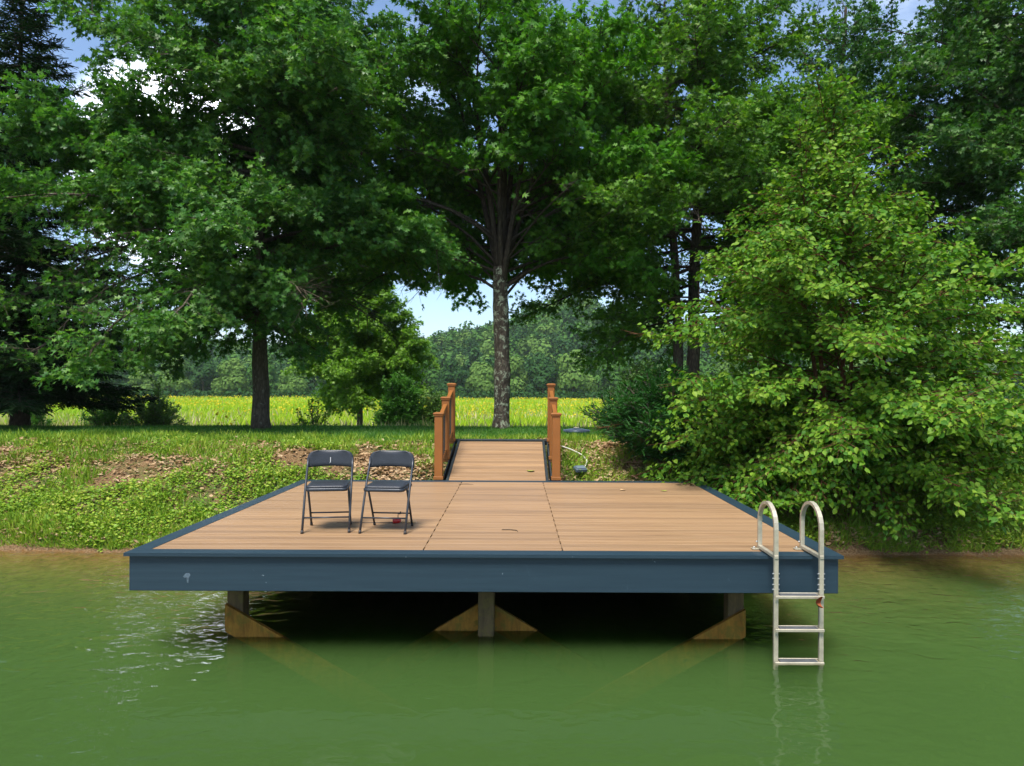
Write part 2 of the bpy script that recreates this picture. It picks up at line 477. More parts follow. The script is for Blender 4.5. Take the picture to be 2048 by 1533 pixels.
tag(link('hill', me, solid_mat('hill_soil', (.05, .09, .03), .95, .1, 0, .3, .05)), kind='structure')

# ================================================================== HAZE
hz = MB(); hz.box((0, 300, 38), (1460, 830, 84))
hm, t, out = mat_base('haze_air')
v = N_(t, 'ShaderNodeVolumePrincipled'); v.inputs['Color'].default_value = (.80, .90, 1.0, 1)
v.inputs['Density'].default_value = .00013
t.links.new(v.outputs[0], out.inputs['Volume'])
tag(hz.build('haze', hm), kind='stuff')

# ================================================================== DECK
DZ = .84
def board_mat(name, c0, c1, c2):
    m, t, out = mat_base(name)
    tc = N_(t, 'ShaderNodeTexCoord'); g = N_(t, 'ShaderNodeNewGeometry'); o = tc.outputs['Object']
    off = N_(t, 'ShaderNodeVectorMath', operation='ADD'); t.links.new(o, off.inputs[0])
    cb = N_(t, 'ShaderNodeCombineXYZ'); t.links.new(math_(t, 'MULTIPLY', g.outputs['Random Per Island'], 40.), cb.inputs[0]); t.links.new(cb.outputs[0], off.inputs[1])
    s1 = noise(t, 1.0, 6, .62, mapping(t, off.outputs[0], (.9, 26, 1)), .5)
    s2 = noise(t, 1.0, 4, .6, mapping(t, off.outputs[0], (2.5, 130, 1)))
    f = math_(t, 'ADD', math_(t, 'MULTIPLY', s1.outputs[0], .65), math_(t, 'MULTIPLY', s2.outputs[0], .35))
    c = ramp(t, f, [(.30, c0), (.46, c1), (.68, c2)]).outputs[0]
    br = ramp(t, g.outputs['Random Per Island'], [(0, (.80, .80, .81)), (1, (1.10, 1.09, 1.06))]).outputs[0]
    c = mixc(t, 1.0, c, br, 'MULTIPLY')
    # pale scuffs and darker water stains
    sc_ = noise(t, 2.6, 6, .7, mapping(t, o, (1, 2.6, 1)), 1.2)
    c = mixc(t, ramp(t, sc_.outputs[0], [(.70, (0, 0, 0)), (.82, (.5, .5, .5))]).outputs[0], c, (.50, .38, .28))
    st = noise(t, .9, 4, .6, mapping(t, o, (.6, 2.2, 1)))
    c = mixc(t, ramp(t, st.outputs[0], [(.28, (.22, .22, .22)), (.46, (0, 0, 0))]).outputs[0], c, (.20, .12, .07))
    p = N_(t, 'ShaderNodeBsdfPrincipled'); t.links.new(c, p.inputs['Base Color'])
    rr = ramp(t, s2.outputs[0], [(.3, (.42, .42, .42)), (.7, (.6, .6, .6))])
    t.links.new(rr.outputs[0], p.inputs['Roughness']); p.inputs['Specular IOR Level'].default_value = .4
    t.links.new(bump(t, f, .25, .004), p.inputs['Normal'])
    t.links.new(p.outputs[0], out.inputs[0]); return m
M['board'] = board_mat('deck_board', (.14, .078, .039), (.265, .160, .081), (.335, .215, .116))

def fascia_mat():
    m, t, out = mat_base('slate_blue_composite')
    tc = N_(t, 'ShaderNodeTexCoord'); o = tc.outputs['Object']
    s = noise(t, 1, 5, .6, mapping(t, o, (1.2, 30, 30)), .3)
    c = ramp(t, s.outputs[0], [(.3, (.0115, .028, .042)), (.7, (.0165, .037, .053))]).outputs[0]
    k = noise(t, 26, 3, .5, o); k2 = noise(t, 3.1, 6, .75, o, 1.5)
    c = mixc(t, ramp(t, k.outputs[0], [(.76, (0, 0, 0)), (.78, (.5, .5, .5))]).outputs[0], c, (.35, .40, .45))
    c = mixc(t, ramp(t, k2.outputs[0], [(.63, (0, 0, 0)), (.78, (.30, .30, .30))]).outputs[0], c, (.12, .17, .22))
    p = N_(t, 'ShaderNodeBsdfPrincipled'); t.links.new(c, p.inputs['Base Color'])
    p.inputs['Roughness'].default_value = .5; p.inputs['Specular IOR Level'].default_value = .35
    t.links.new(bump(t, s.outputs[0], .25, .003), p.inputs['Normal'])
    t.links.new(p.outputs[0], out.inputs[0]); return m
M['slate'] = fascia_mat()

def timber_mat(name, stops, algae):
    m, t, out = mat_base(name)
    tc = N_(t, 'ShaderNodeTexCoord'); g = N_(t, 'ShaderNodeNewGeometry'); o = tc.outputs['Object']
    s = noise(t, 1, 6, .65, mapping(t, o, (16, 16, 3)), .6); b = noise(t, 9, 6, .7, o, .5)
    c = ramp(t, s.outputs[0], stops).outputs[0]
    c = mixc(t, ramp(t, b.outputs[0], [(.50, (0, 0, 0)), (.60, (.8, .8, .8))]).outputs[0], c, algae)
    c = mixc(t, ramp(t, b.outputs[0], [(.30, (.9, .9, .9)), (.37, (0, 0, 0))]).outputs[0], c, (.02, .014, .008))
    p = N_(t, 'ShaderNodeBsdfPrincipled'); t.links.new(c, p.inputs['Base Color'])
    p.inputs['Roughness'].default_value = .7; p.inputs['Specular IOR Level'].default_value = .3
    t.links.new(bump(t, s.outputs[0], .5, .01), p.inputs['Normal'])
    t.links.new(p.outputs[0], out.inputs[0]); return m
M['timber'] = timber_mat('wet_timber', [(.3, (.05, .034, .017)), (.7, (.15, .10, .045))], (.11, .085, .025))
M['brace'] = timber_mat('stained_timber', [(.3, (.14, .06, .006)), (.7, (.36, .175, .022))], (.12, .095, .010))
M['joist'] = solid_mat('dark_joist', (.13, .10, .06), .8, .2, 0, .3, 5)

XL, XR, YF, YB = -3.34, 2.71, 6.06, 10.90         # fascia faces
deck = empty('swim_deck', (-.3, 8.5, 0))
tag(deck, 'square brown plank deck with blue-grey edging standing on posts in the pond', 'deck')
D0 = np.array([-.3, 8.5, 0.])
bl = MB(); rnd = random.Random(4)
BW = .1385; y = YF + .122; i = 0
seamL0, seamL1, seamR0, seamR1 = -.85, -.90, .365, .33
while y + BW < YB - .10:
    f = (y - YF) / (YB - YF)
    s1 = seamL0 + (seamL1 - seamL0) * f; s2 = seamR0 + (seamR1 - seamR0) * f
    g = .0055 if i % 2 == 0 else .0012
    for a, b in ((XL + .128, s1 - g), (s1 + g, s2 - g), (s2 + g, XR - .128)):
        bl.box(np.array([(a + b) / 2, y + BW / 2, DZ - .0125]) - D0, (b - a, BW - .003, .025), None, .0015)
    y += BW; i += 1
deck_last = y
bl.build('deck_boards', M['board'], deck)
TB = .13
yb2 = deck_last + .005
for (poly) in (
    [(XL - .03, YF - .035), (XR + .03, YF - .035), (XR + .03 - TB - .025, YF + .119), (XL - .03 + TB + .025, YF + .119)],
    [(XL - .03, YF - .033), (XL + .125, YF + .121), (XL + .125, YB + .03), (XL - .03, YB + .03)],
    [(XR + .03, YF - .033), (XR + .03, YB + .03), (XR - .125, YB + .03), (XR - .125, YF + .121)],
    [(XL + .127, yb2), (XR - .127, yb2), (XR - .127, YB + .03), (XL + .127, YB + .03)]):
    m2 = MB(); m2.prism([(a - D0[0], b - D0[1]) for a, b in poly], 'z', DZ - .026, DZ + .002)
    m2.build('edge_trim', M['slate'], deck)
FH = .30
def fbox(name, c, s, mat, bev=.004, parent=None):
    m2 = MB(); m2.box(np.array(c) - D0, s, None, bev); return m2.build(name, mat, parent or deck)
zf = DZ - .028 - FH / 2
fb = fbox('fascia_board', ((XL + XR) / 2, YF + .012, zf), (XR - XL, .024, FH), M['slate'])
fbox('fascia_board', (XL + .012, (YF + YB) / 2 + .02, zf), (.024, YB - YF - .07, FH), M['slate'])
fbox('fascia_board', (XR - .012, (YF + YB) / 2 + .02, zf), (.024, YB - YF - .07, FH), M['slate'])
fbox('fascia_board', ((XL + XR) / 2, YB - .012, zf), (XR - XL - .06, .024, FH), M['slate'])
# pale smear and drip on the front board
sm = MB()
def blob(mb, cx, cz, pts, y):
    P = [(cx + a, y, cz + b) for a, b in pts]; n = len(P)
    c = np.mean(P, 0); mb.add([tuple(np.array(p) - D0) for p in P] + [tuple(c - D0)], [(i, (i + 1) % n, n) for i in range(n)])
blob(sm, -2.845, .635, [(-.035, .0), (-.02, -.012), (-.004, -.004), (.0, -.05), (.012, -.055), (.016, -.01), (.03, .012), (.02, .03), (-.01, .028)], YF - .0022)
sm.build('paint_smear', solid_mat('smear', (.09, .125, .155), .7, .2, 0, .3, 60), fb)
jo = MB()
for x in (-.875, .348): jo.box(np.array([x, (YF + YB) / 2, DZ - .026 - .06]) - D0, (.16, YB - YF - .08, .11))  # sister joists under the board seams, added to stop light slipping through
for x in np.arange(XL + .2, XR - .1, .4): jo.box(np.array([x, (YF + YB) / 2, DZ - .026 - .12]) - D0, (.04, YB - YF - .08, .235))
for y in (6.55, 8.6, 10.6): jo.box(np.array([(XL + XR) / 2, y, DZ - .31]) - D0, (XR - XL - .4, .09, .08))
jo.build('joists', M['joist'], deck)
PX = (-2.59, -.313, 1.955)
for yy in (6.45, 8.6, 10.6):
    for x in PX:
        zb = -2.3 if yy < 9 else -.9
        fbox('post', (x, yy + .07, (zb + .49) / 2), (.145, .145, .49 - zb), M['timber'], .006)
def brace(xa, za, xb, zb, y, hgt=.245, cut=None):
    """sloping board, vertical ends"""
    m2 = MB(); m2.prism([(xa - D0[0], za - hgt), (xb - D0[0], zb - hgt), (xb - D0[0], zb), (xa - D0[0], za)] if xb > xa else
                        [(xb - D0[0], zb - hgt), (xa - D0[0], za - hgt), (xa - D0[0], za), (xb - D0[0], zb)], 'y', y - D0[1], y + .04 - D0[1])
    return m2.build('brace', M['brace'], deck)
brace(-2.665, .295, -.36, -1.02, 6.405)
brace(-.385, .25, -2.50, -1.02, 6.60, .235)
brace(-.24, .235, 1.88, -1.02, 6.60, .235)
brace(2.03, .265, -.27, -1.02, 6.405)

# ================================================================== RAMP with railings
RY0, RY1, RZ0, RZ1 = YB + .03, 13.02, DZ, DZ + .47
rx0, rx1 = -1.20, .465
rampo = empty('gangway_ramp', ((rx0 + rx1) / 2, RY0, DZ))
tag(rampo, 'short sloping brown plank ramp with orange-brown railings joining the deck to the bank', 'ramp')
RO = np.array([(rx0 + rx1) / 2, RY0, DZ])
slope = (RZ1 - RZ0) / (RY1 - RY0); ang = math.atan(slope)
rotx = Matrix.Rotation(ang, 3, 'X')
M['strip'] = solid_mat('dark_edge_strip', (.022, .030, .033), .6, .25, 0, .2, 8)
rl = MB(); L = math.hypot(RY1 - RY0, RZ1 - RZ0); nb = int(L / BW)
for i in range(nb):
    u = (i + .5) * BW
    rl.box((0, u * math.cos(ang), u * math.sin(ang) - .014), (rx1 - rx0 - .17, BW - .003, .025), rotx, .0015)
rl.build('ramp_boards', M['board'], rampo)
for sx in (-1, 1):
    m2 = MB(); m2.box((sx * ((rx1 - rx0) / 2 - .06), L / 2 * math.cos(ang), L / 2 * math.sin(ang) - .016), (.04, L, .034), rotx, .003)
    m2.box((sx * ((rx1 - rx0) / 2 + .012), L / 2 * math.cos(ang), L / 2 * math.sin(ang) - .12), (.022, L, .22), rotx, .003)
    m2.build('edge_trim', M['strip'], rampo)
m2 = MB(); m2.box((0, (L + .045) * math.cos(ang), (L + .045) * math.sin(ang) - .03), (rx1 - rx0 + .02, .07, .075), rotx, .004)
m2.build('end_trim', M['strip'], rampo)
M['rail'] = solid_mat('orange_brown_composite', (.225, .083, .016), .55, .35, 0, .10, 3, .15, 90)
M['rail_dark'] = solid_mat('dark_baluster', (.03, .026, .024), .5, .4)
post_ts = (0.03, .50, .985); PH = (1.03, 1.04, 1.05)
for sx in (-1, 1):
    px = sx * ((rx1 - rx0) / 2 + .075)
    pts = []
    for tt, ph in zip(post_ts, PH):
        yy = (RY1 - RY0) * tt; z0 = (RZ1 - RZ0) * tt; bot = z0 - .05
        m2 = MB(); m2.box((px, yy, (bot + z0 + ph - .05) / 2), (.125, .125, z0 + ph - .05 - bot), None, .007)
        po = m2.build('railing_post', M['rail'], rampo)
        cp = MB(); zt = z0 + ph - .05
        cp.box((px, yy, zt + .010), (.150, .150, .024), None, .004); cp.box((px, yy, zt + .032), (.166, .166, .022), None, .005)
        b = .078; V = [(px - b, yy - b, zt + .043), (px + b, yy - b, zt + .043), (px + b, yy + b, zt + .043), (px - b, yy + b, zt + .043)]
        c = .05; V += [(px - c, yy - c, zt + .054), (px + c, yy - c, zt + .054), (px + c, yy + c, zt + .054), (px - c, yy + c, zt + .054)]
        cp.add(V, [(0, 1, 5, 4), (1, 2, 6, 5), (2, 3, 7, 6), (3, 0, 4, 7), (4, 5, 6, 7)])
        cp.build('post_cap', M['rail'], po)
        sk = MB(); sk.box((px, yy, z0 + .02), (.152, .152, .05), None, .004); sk.build('post_skirt', M['rail'], po)
        pts.append((yy, z0))
    for a in range(2):
        (ya, za), (yb, zb) = pts[a], pts[a + 1]
        ya += .065; yb -= .065; za += .065 * slope; zb -= .065 * slope
        for (hh, wd, th, nm) in ((.88, .062, .055, 'top_rail'), (.13, .05, .05, 'bottom_rail')):
            m2 = MB(); m2.prism([(ya, za + hh), (yb, zb + hh), (yb, zb + hh + th), (ya, za + hh + th)], 'x', px - wd / 2, px + wd / 2)
            m2.build(nm, M['rail'], rampo)
        nbal = 7
        for k in range(nbal):
            tt = (k + 1) / (nbal + 1); yy = ya + (yb - ya) * tt; z0 = za + (zb - za) * tt
            m2 = MB(); m2.box((px, yy, z0 + .53), (.02, .02, .70)); m2.build('baluster', M['rail_dark'], rampo)

# ================================================================== LADDER
M['alu'] = solid_mat('aged_aluminium', (.44, .40, .30), .40, .45, .4, .18, 14, .15, 80)
M['tread'] = solid_mat('grey_tread', (.06, .065, .07), .7, .3, 0, .25, 20)
lad = empty('dock_ladder', (2.295, 5.87, 0))
tag(lad, 'beige metal swim ladder with two looped handles on the deck front edge', 'ladder')
LY = 5.87
for sx in (-1, 1):
    m2 = MB(); X = sx * .187
    # rail: up the front, over the loop, down to the deck
    yb_, zt = 6.27 - LY, DZ + .255
    path = [(X, 0, -.06), (X, 0, .5), (X, 0, DZ), (X, 0, zt)]
    for k in range(1, 13):
        a = PI * k / 12
        path.append((X, yb_ / 2 - math.cos(a) * yb_ / 2, zt + math.sin(a) * .19))
    path.append((X, yb_, DZ + .12)); path.append((X, yb_, DZ + .01))
    # flat bar profile swept along the path
    P = np.array(path); T = nrm(np.gradient(P, axis=0)); w2, d2 = .0175, .013
    V = []; n = len(P)
    for i in range(n):
        nn = np.array([0, -T[i][2], T[i][1]])
        for a, b in ((-1, -1), (1, -1), (1, 1), (-1, 1)): V.append(P[i] + np.array([a * w2, 0, 0]) + nn * b * d2)
    F = [(3, 2, 1, 0), tuple(range(4 * n - 4, 4 * n))]
    for i in range(n - 1):
        for j in range(4):
            F.append((i * 4 + j, i * 4 + (j + 1) % 4, i * 4 + 4 + (j + 1) % 4, i * 4 + 4 + j))
    m2.add(V, F); ro = m2.build('rail', M['alu'], lad)
    br = MB(); br.box((X - sx * .0, yb_ / 2 - .01, DZ + .028), (.034, yb_ + .02, .03), None, .004)
    br.box((X - .035, yb_, DZ + .008), (.07, .06, .008), None, .002)
    bo = br.build('deck_bracket', M['alu'], lad)
    bs = solid_mat('bolt_steel', (.5, .5, .48), .35, .5, .8)
    for pa, pb, rb in [((X - .05, yb_, DZ + .012), (X - .05, yb_, DZ + .026), .010), ((X - .02, yb_, DZ + .07), (X - .034, yb_, DZ + .07), .009)] + \
            [((X - .03, -.002, z), (X + .03, -.002, z), .006) for z in (.60, .64, .69, .73)]:
        bt = MB(); bt.tube([pa, pb], rb, 6); bt.build('bolt', bs, ro)
for z in (.545, .272, .0):
    m2 = MB(); m2.box((0, -.035, z), (.374 + .03, .012, .024), None, .003); m2.box((0, .045, z), (.374, .012, .032), None, .003)
    for sx in (-1, 1): m2.box((sx * .165, .005, z - .004), (.012, .068, .022))
    tr = m2.build('step', M['alu'], lad)
    m3 = MB()
    for k in range(4): m3.box((0, -.020 + .0167 * k, z + .006), (.315, .0125, .016), None, .003)
    m3.build('tread', M['tread'], tr)

# ================================================================== FOLDING CHAIRS
M['chair_metal'] = solid_mat('charcoal_metal', (.030, .036, .045), .38, .5, .3, .12, 20)
M['chair_pad'] = solid_mat('charcoal_vinyl', (.022, .026, .034), .42, .45, 0, .15, 12, .25, 160)
def make_chair():
    root = empty('folding_chair', (0, 0, 0))
    W = .222; r = .0115
    def fpt(u): return (-.205 + .43 * u * 1.0, .0 + .79 * u)            # y, z along the long front tube
    for sx in (-1, 1):
        x = sx * W
        P = [(x, -.215, .012), (x, -.115, .235), (x, -.02, .43), (x, .085, .60)]
        if sx < 0:
            pass
        # long tube, gently kinked at the back
        P2 = [(x, -.215, .012), (x, -.10, .26), (x, .005, .47), (x * .995, .10, .62), (x * .985, .125, .70)]
        m2 = MB(); m2.tube(P2, r, 8); lg = m2.build('front_leg', M['chair_metal'], root)
        f = MB(); f.tube([(x, -.222, .0), (x, -.208, .03)], .0145, 8); f.build('rubber_foot', M['rail_dark'], lg)
        xi = sx * (W - .026)
        m2 = MB(); m2.tube([(xi, .205, .012), (xi, .10, .20), (xi, -.045, .435)], r * .95, 8); lg = m2.build('rear_leg', M['chair_metal'], root)
        f = MB(); f.tube([(xi, .213, .0), (xi, .196, .03)], .014, 8); f.build('rubber_foot', M['rail_dark'], lg)
    m2 = MB(); m2.tube([(-W, -.155, .142), (W, -.155, .142)], .008, 8); m2.build('front_crossbar', M['chair_metal'], root)
    m2 = MB(); m2.tube([(-W + .026, .133, .142), (W - .026, .133, .142)], .008, 8); m2.build('rear_crossbar', M['chair_metal'], root)
    # seat: pan with rounded front, cushion on top
    def rr(hw, y0, y1, rad, k=6):
        o = []
        for cx, cy_, a0 in ((hw - rad, y0 + rad, -PI / 2), (hw - rad * .6, y1 - rad * .6, 0), (-hw + rad * .6, y1 - rad * .6, PI / 2), (-hw + rad, y0 + rad, PI)):
            q = rad if cy_ == y0 + rad else rad * .6
            for i in range(k + 1):
                a = a0 + PI / 2 * i / k; o.append((cx + q * math.cos(a), cy_ + q * math.sin(a)))
        return o
    def slab(rings):
        m2 = MB(); n = len(rings[0]); V = np.concatenate(rings); F = [tuple(range(n - 1, -1, -1))]
        for l in range(len(rings) - 1):
            for i in range(n):
                j = (i + 1) % n; F.append((l * n + i, l * n + j, l * n + n + j, l * n + n + i))
        b = (len(rings) - 1) * n; c = len(V); V = np.vstack([V, V[b:].mean(0) + np.array([0, 0, .004])])
        for i in range(n): F.append((b + i, b + (i + 1) % n, c))
        m2.add(V, F, True); return m2
    def ringz(hw, y0, y1, rad, z): return np.array([(x, y, z + .02 * (y + .2) ) for x, y in rr(hw, y0, y1, rad)])
    s = slab([ringz(.198, -.20, .185, .05, .402), ringz(.203, -.205, .19, .05, .410), ringz(.203, -.205, .19, .05, .428), ringz(.198, -.20, .185, .05, .434)])
    so = s.build('seat', M['chair_metal'], root)
    s = slab([ringz(.192, -.193, .178, .05, .4342), ringz(.195, -.197, .182, .05, .443), ringz(.188, -.19, .175, .05, .454), ringz(.16, -.16, .145, .05, .460)])
    s.build('seat_cushion', M['chair_pad'], so)
    # backrest: curved panel, rounded upper corners
    m2 = MB(); nx_, nz_ = 25, 13; V = []; H = .175; wb = .232
    for side in (0, 1):
        for j in range(nz_):
            v = j / (nz_ - 1); z = v * H
            top = max(0, (v - .35) / .65)
            hw = wb - .095 * (1 - math.sqrt(max(0, 1 - top ** 2.6)))
            for i in range(nx_):
                u = i / (nx_ - 1) * 2 - 1
                ed = min(1, (1 - abs(u)) * 7, (1 - v) * 5 + .12, v * 5 + .12)
                th = .006 + .014 * math.sqrt(max(0, ed))
                x = u * hw; yy = .125 + .03 * (1 - u * u) + .10 * (z) / 1.0 * .9
                zz = .60 + z - .015 * (1 - u * u) * (1 - v) * -1
                V.append((x, yy + (th if side else -th), zz))
    F = []; n1 = nx_ * nz_
    for j in range(nz_ - 1):
        for i in range(nx_ - 1):
            a = j * nx_ + i
            F.append((a, a + 1, a + nx_ + 1, a + nx_)); F.append((n1 + a, n1 + a + nx_, n1 + a + nx_ + 1, n1 + a + 1))
    for i in range(nx_ - 1):
        F.append((i, n1 + i, n1 + i + 1, i + 1)); b = (nz_ - 1) * nx_ + i; F.append((b, b + 1, n1 + b + 1, n1 + b))
    for j in range(nz_ - 1):
        a = j * nx_; F.append((a, a + nx_, n1 + a + nx_, n1 + a)); b = a + nx_ - 1; F.append((b, n1 + b, n1 + b + nx_, b + nx_))
    m2.add(V, F, True); m2.build('backrest', M['chair_pad'], root)
    return root
ch = make_chair()
tag(ch, 'charcoal folding chair farther from the ramp, white mark on its backrest', 'chair', 'folding chairs on the deck')
ch2 = copy_tree(ch)
tag(ch2, 'charcoal folding chair nearer the ramp, red fishing rod lying under it', 'chair')
ch.location = (-1.925, 7.11, DZ); ch.rotation_euler = (0, 0, R(8))
ch2.location = (-1.325, 7.09, DZ); ch2.rotation_euler = (0, 0, R(-4))
# chalky mark on the first backrest
m2 = MB(); m2.add([(-.004, -.002, 0), (.004, -.002, .0), (.005, -.006, .05), (-.003, -.006, .05), (-.012, -.001, -.012), (-.002, -.001, -.006)], [(0, 1, 2, 3), (4, 5, 1, 0)])
mk = m2.build('chalk_mark', solid_mat('chalk', (.6, .6, .6), .8, .1), [c for c in ch.children if c.name.startswith('backrest')][0])
mk.location = (.0, .134, .655)

# ================================================================== FISHING ROD under the second chair
rod = empty('fishing_rod', (-1.30, 7.42, DZ))
tag(rod, 'thin dark fishing rod with red reel lying on the deck boards', 'fishing rod')
m2 = MB(); m2.tube([(-.62, -.01, .006), (-.2, 0, .008), (.06, 0, .012)], [.0022, .0035, .005], 6); m2.build('rod_blank', M['rail_dark'], rod)
m2 = MB(); m2.tube([(.06, 0, .014), (.10, 0, .014), (.18, 0, .014), (.20, .0, .014)], [.008, .012, .011, .006], 8); m2.build('handle', solid_mat('cork', (.5, .33, .16), .8, .2, 0, .2, 60), rod)
red = solid_mat('red_plastic', (.42, .02, .02), .3, .5, 0, .1)
m2 = MB(); m2.tube([(-.035, -.02, .03), (-.025, -.02, .03), (.03, -.02, .032), (.05, -.02, .028)], [.018, .030, .028, .012], 12); rl_ = m2.build('reel', red, rod)
m2 = MB(); m2.tube([(.02, -.02, .06), (.02, -.02, .10), (.045, -.02, .10), (.045, -.02, .125)], [.005, .004, .004, .009], 6); m2.build('crank', M['rail_dark'], rl_)

# ================================================================== small things on deck and bank
def leaflet(name, p, rz, size, mat, label, curl=.3):
    m2 = MB(); n = 7; V = []
    for i in range(n):
        u = i / (n - 1); wv = .32 * math.sin(PI * (u * .92 + .04)) ** .8 * size
        for s in (-1, 0, 1): V.append((s * wv, (u - .5) * size, .004 + curl * size * ((u - .5) ** 2 + (.10 if s else 0) * 1.2)))
    F = []
    for i in range(n - 1):
        for s in (0, 1): a = i * 3 + s; F.append((a, a + 1, a + 4, a + 3))
    m2.add(V, F, True); o = m2.build(name, mat); o.location = p; o.rotation_euler = (0, 0, rz); tag(o, label, 'leaf'); return o
gl_ = solid_mat('yellow_green_leaf', (.25, .30, .04), .5, .3, 0, .3, 40); bl_ = solid_mat('tan_leaf', (.42, .27, .14), .7, .2, 0, .3, 40)
rp = at(1062, 943, 11.35)
leaflet('fallen_leaf', (rp[0], 11.35, DZ + (11.35 - RY0) * slope + .004), 1.3, .13, gl_, 'yellow-green fallen leaf lying on the ramp boards')
leaflet('fallen_leaf', (1.42, 9.92, DZ + .003), .6, .10, bl_, 'small tan fallen leaf lying on open deck boards')
leaflet('fallen_leaf', (1.98, 9.85, DZ + .003), 1.6, .09, gl_, 'small green fallen leaf on deck boards towards the birch')
leaflet('fallen_leaf', (2.50, 10.42, DZ + .004), 2.2, .12, solid_mat('brown_leaf', (.12, .10, .04), .7, .2), 'curled olive-brown leaf against the deck side edging', 1.2)
lf = leaflet('dead_leaf', (2.42, 5.83, .50), .4, .09, solid_mat('rust_leaf', (.22, .06, .02), .7, .2), 'curled rusty brown leaf caught under the top ladder step', 2.2)
lf.rotation_euler = (1.2, .3, .4)
def twig(p, pts, label):
    m2 = MB(); m2.tube(pts, [.004] * (len(pts) - 1) + [.0015], 5); o = m2.build('twig', M['bark_dark']); o.location = p; tag(o, label, 'twig')
twig((-.06, 7.03, DZ + .003), [(-.13, .05, .002), (-.05, .05, .004), (.02, .01, .004), (.03, -.06, .002)], 'small curved dark twig lying on middle deck boards')
twig((-.80, 10.45, DZ + .003), [(-.12, .02, .002), (0, .03, .004), (.10, 0, .002)], 'thin pale twig on deck boards near the ramp foot')
# cable and little grey box on the bank right of the ramp
def gp(px, py):
    """where the line of sight through a pixel meets the ground"""
    d = 9.7
    while d < 40:
        q = at(px, py, d)
        if q[2] < float(terrain(q[0], q[1])): break
        d += .03
    return np.array([q[0], q[1], float(terrain(q[0], q[1]))])
cp = [gp(1122, 903), gp(1145, 912), gp(1165, 921), gp(1175, 932), gp(1171, 945), gp(1163, 955)]
cp = np.array([q + np.array([0, 0, .09]) for q in cp])
tt = np.linspace(0, len(cp) - 1, 40)
cps = np.stack([np.interp(tt, range(len(cp)), cp[:, k]) for k in range(3)], 1)
for _ in range(3): cps[1:-1] = (cps[:-2] + 2 * cps[1:-1] + cps[2:]) / 4
m2 = MB(); m2.tube(cps - cps[0], .011, 6); co = m2.build('cable', solid_mat('white_cable', (.62, .60, .52), .5, .4)); co.location = cps[0]
tag(co, 'thin white cable trailing down the bank beside the ramp', 'cable')
bx = empty('junction_box', cps[-1] + np.array([-.02, -.06, .02]), .4)
tag(bx, 'small grey box at the end of the white cable', 'box')
m2 = MB(); m2.box((0, 0, .02), (.20, .14, .06), Matrix.Rotation(.35, 3, 'X'), .01); m2.build('housing', solid_mat('grey_plastic', (.07, .10, .125), .5, .4), bx)
m2 = MB(); m2.box((0, -.01, .056), (.16, .10, .012), Matrix.Rotation(.35, 3, 'X'), .005); m2.build('lid', solid_mat('grey_plastic_lid', (.11, .15, .18), .5, .3), bx)
cv = gp(1148, 860.5)
cv = np.array([cv[0], 17.0, float(terrain(cv[0], 17.0))])
fc = empty('fire_pit_cover', cv); tag(fc, 'low round dark metal lid lying on the lawn by the maple', 'lid')
m2 = MB(); k = 28; V = []
for rr_, zz in ((.32, .02), (.33, .06), (.31, .075), (.15, .10), (.05, .105)):
    for i in range(k): V.append((rr_ * math.cos(2 * PI * i / k), rr_ * math.sin(2 * PI * i / k), zz))
F = [(l * k + i, l * k + (i + 1) % k, l * k + k + (i + 1) % k, l * k + k + i) for l in range(4) for i in range(k)] + [tuple(4 * k + i for i in range(k))]
m2.add(V, F, True); m2.build('disc', solid_mat('dark_blue_metal', (.05, .07, .10), .35, .5, .3), fc)
m2 = MB(); m2.tube([(-.06, 0, .10), (-.06, 0, .13), (.06, 0, .13), (.06, 0, .10)], .010, 6); m2.build('handle', M['alu'], fc)

# ================================================================== VEGETATION
OAK_V = [(0, 0, 0), (-.10, .42, .02), (.10, .42, .02), (0, 1, -.06), (-.40, .28, .07), (-.40, .80, .04), (.40, .28, .07), (.40, .80, .04), (0, .66, 0)]
OAK_F = [(0, 2, 1), (1, 2, 3), (0, 1, 4), (0, 6, 2), (1, 8, 5), (2, 7, 8)]
MAP_V = [(0, 0, 0), (-.17, .34, .02), (.17, .34, .02), (0, .95, -.08), (-.52, .20, .03), (-.50, .76, -.02), (.52, .20, .03), (.50, .76, -.02), (0, .5, 0)]
BIR_V = [(0, 0, 0), (-.30, .26, .06), (-.30, .56, .04), (0, 1, -.08), (.30, .26, .06), (.30, .56, .04), (0, .5, -.01)]
BIR_F = [(0, 4, 5, 6), (6, 5, 3), (0, 6, 2, 1), (6, 3, 2)]
LON_V = [(0, 0, 0), (-.11, .35, .03), (0, 1, -.12), (.11, .35, .03)]
LON_F = [(0, 3, 2, 1)]
BLADE_V = [(-.5, 0, 0), (.5, 0, 0), (.25, .55, .05), (0, 1, .18)]
BLADE_F = [(0, 1, 2), (0, 2, 3)]

def batch(list3):
    V = []; Lp = []; St = []; nv = nl = 0
    for v, l, s in list3:
        V.append(v); Lp.append(l + nv); St.append(s + nl); nv += len(v); nl += len(l)
    return np.concatenate(V), np.concatenate(Lp), np.concatenate(St)

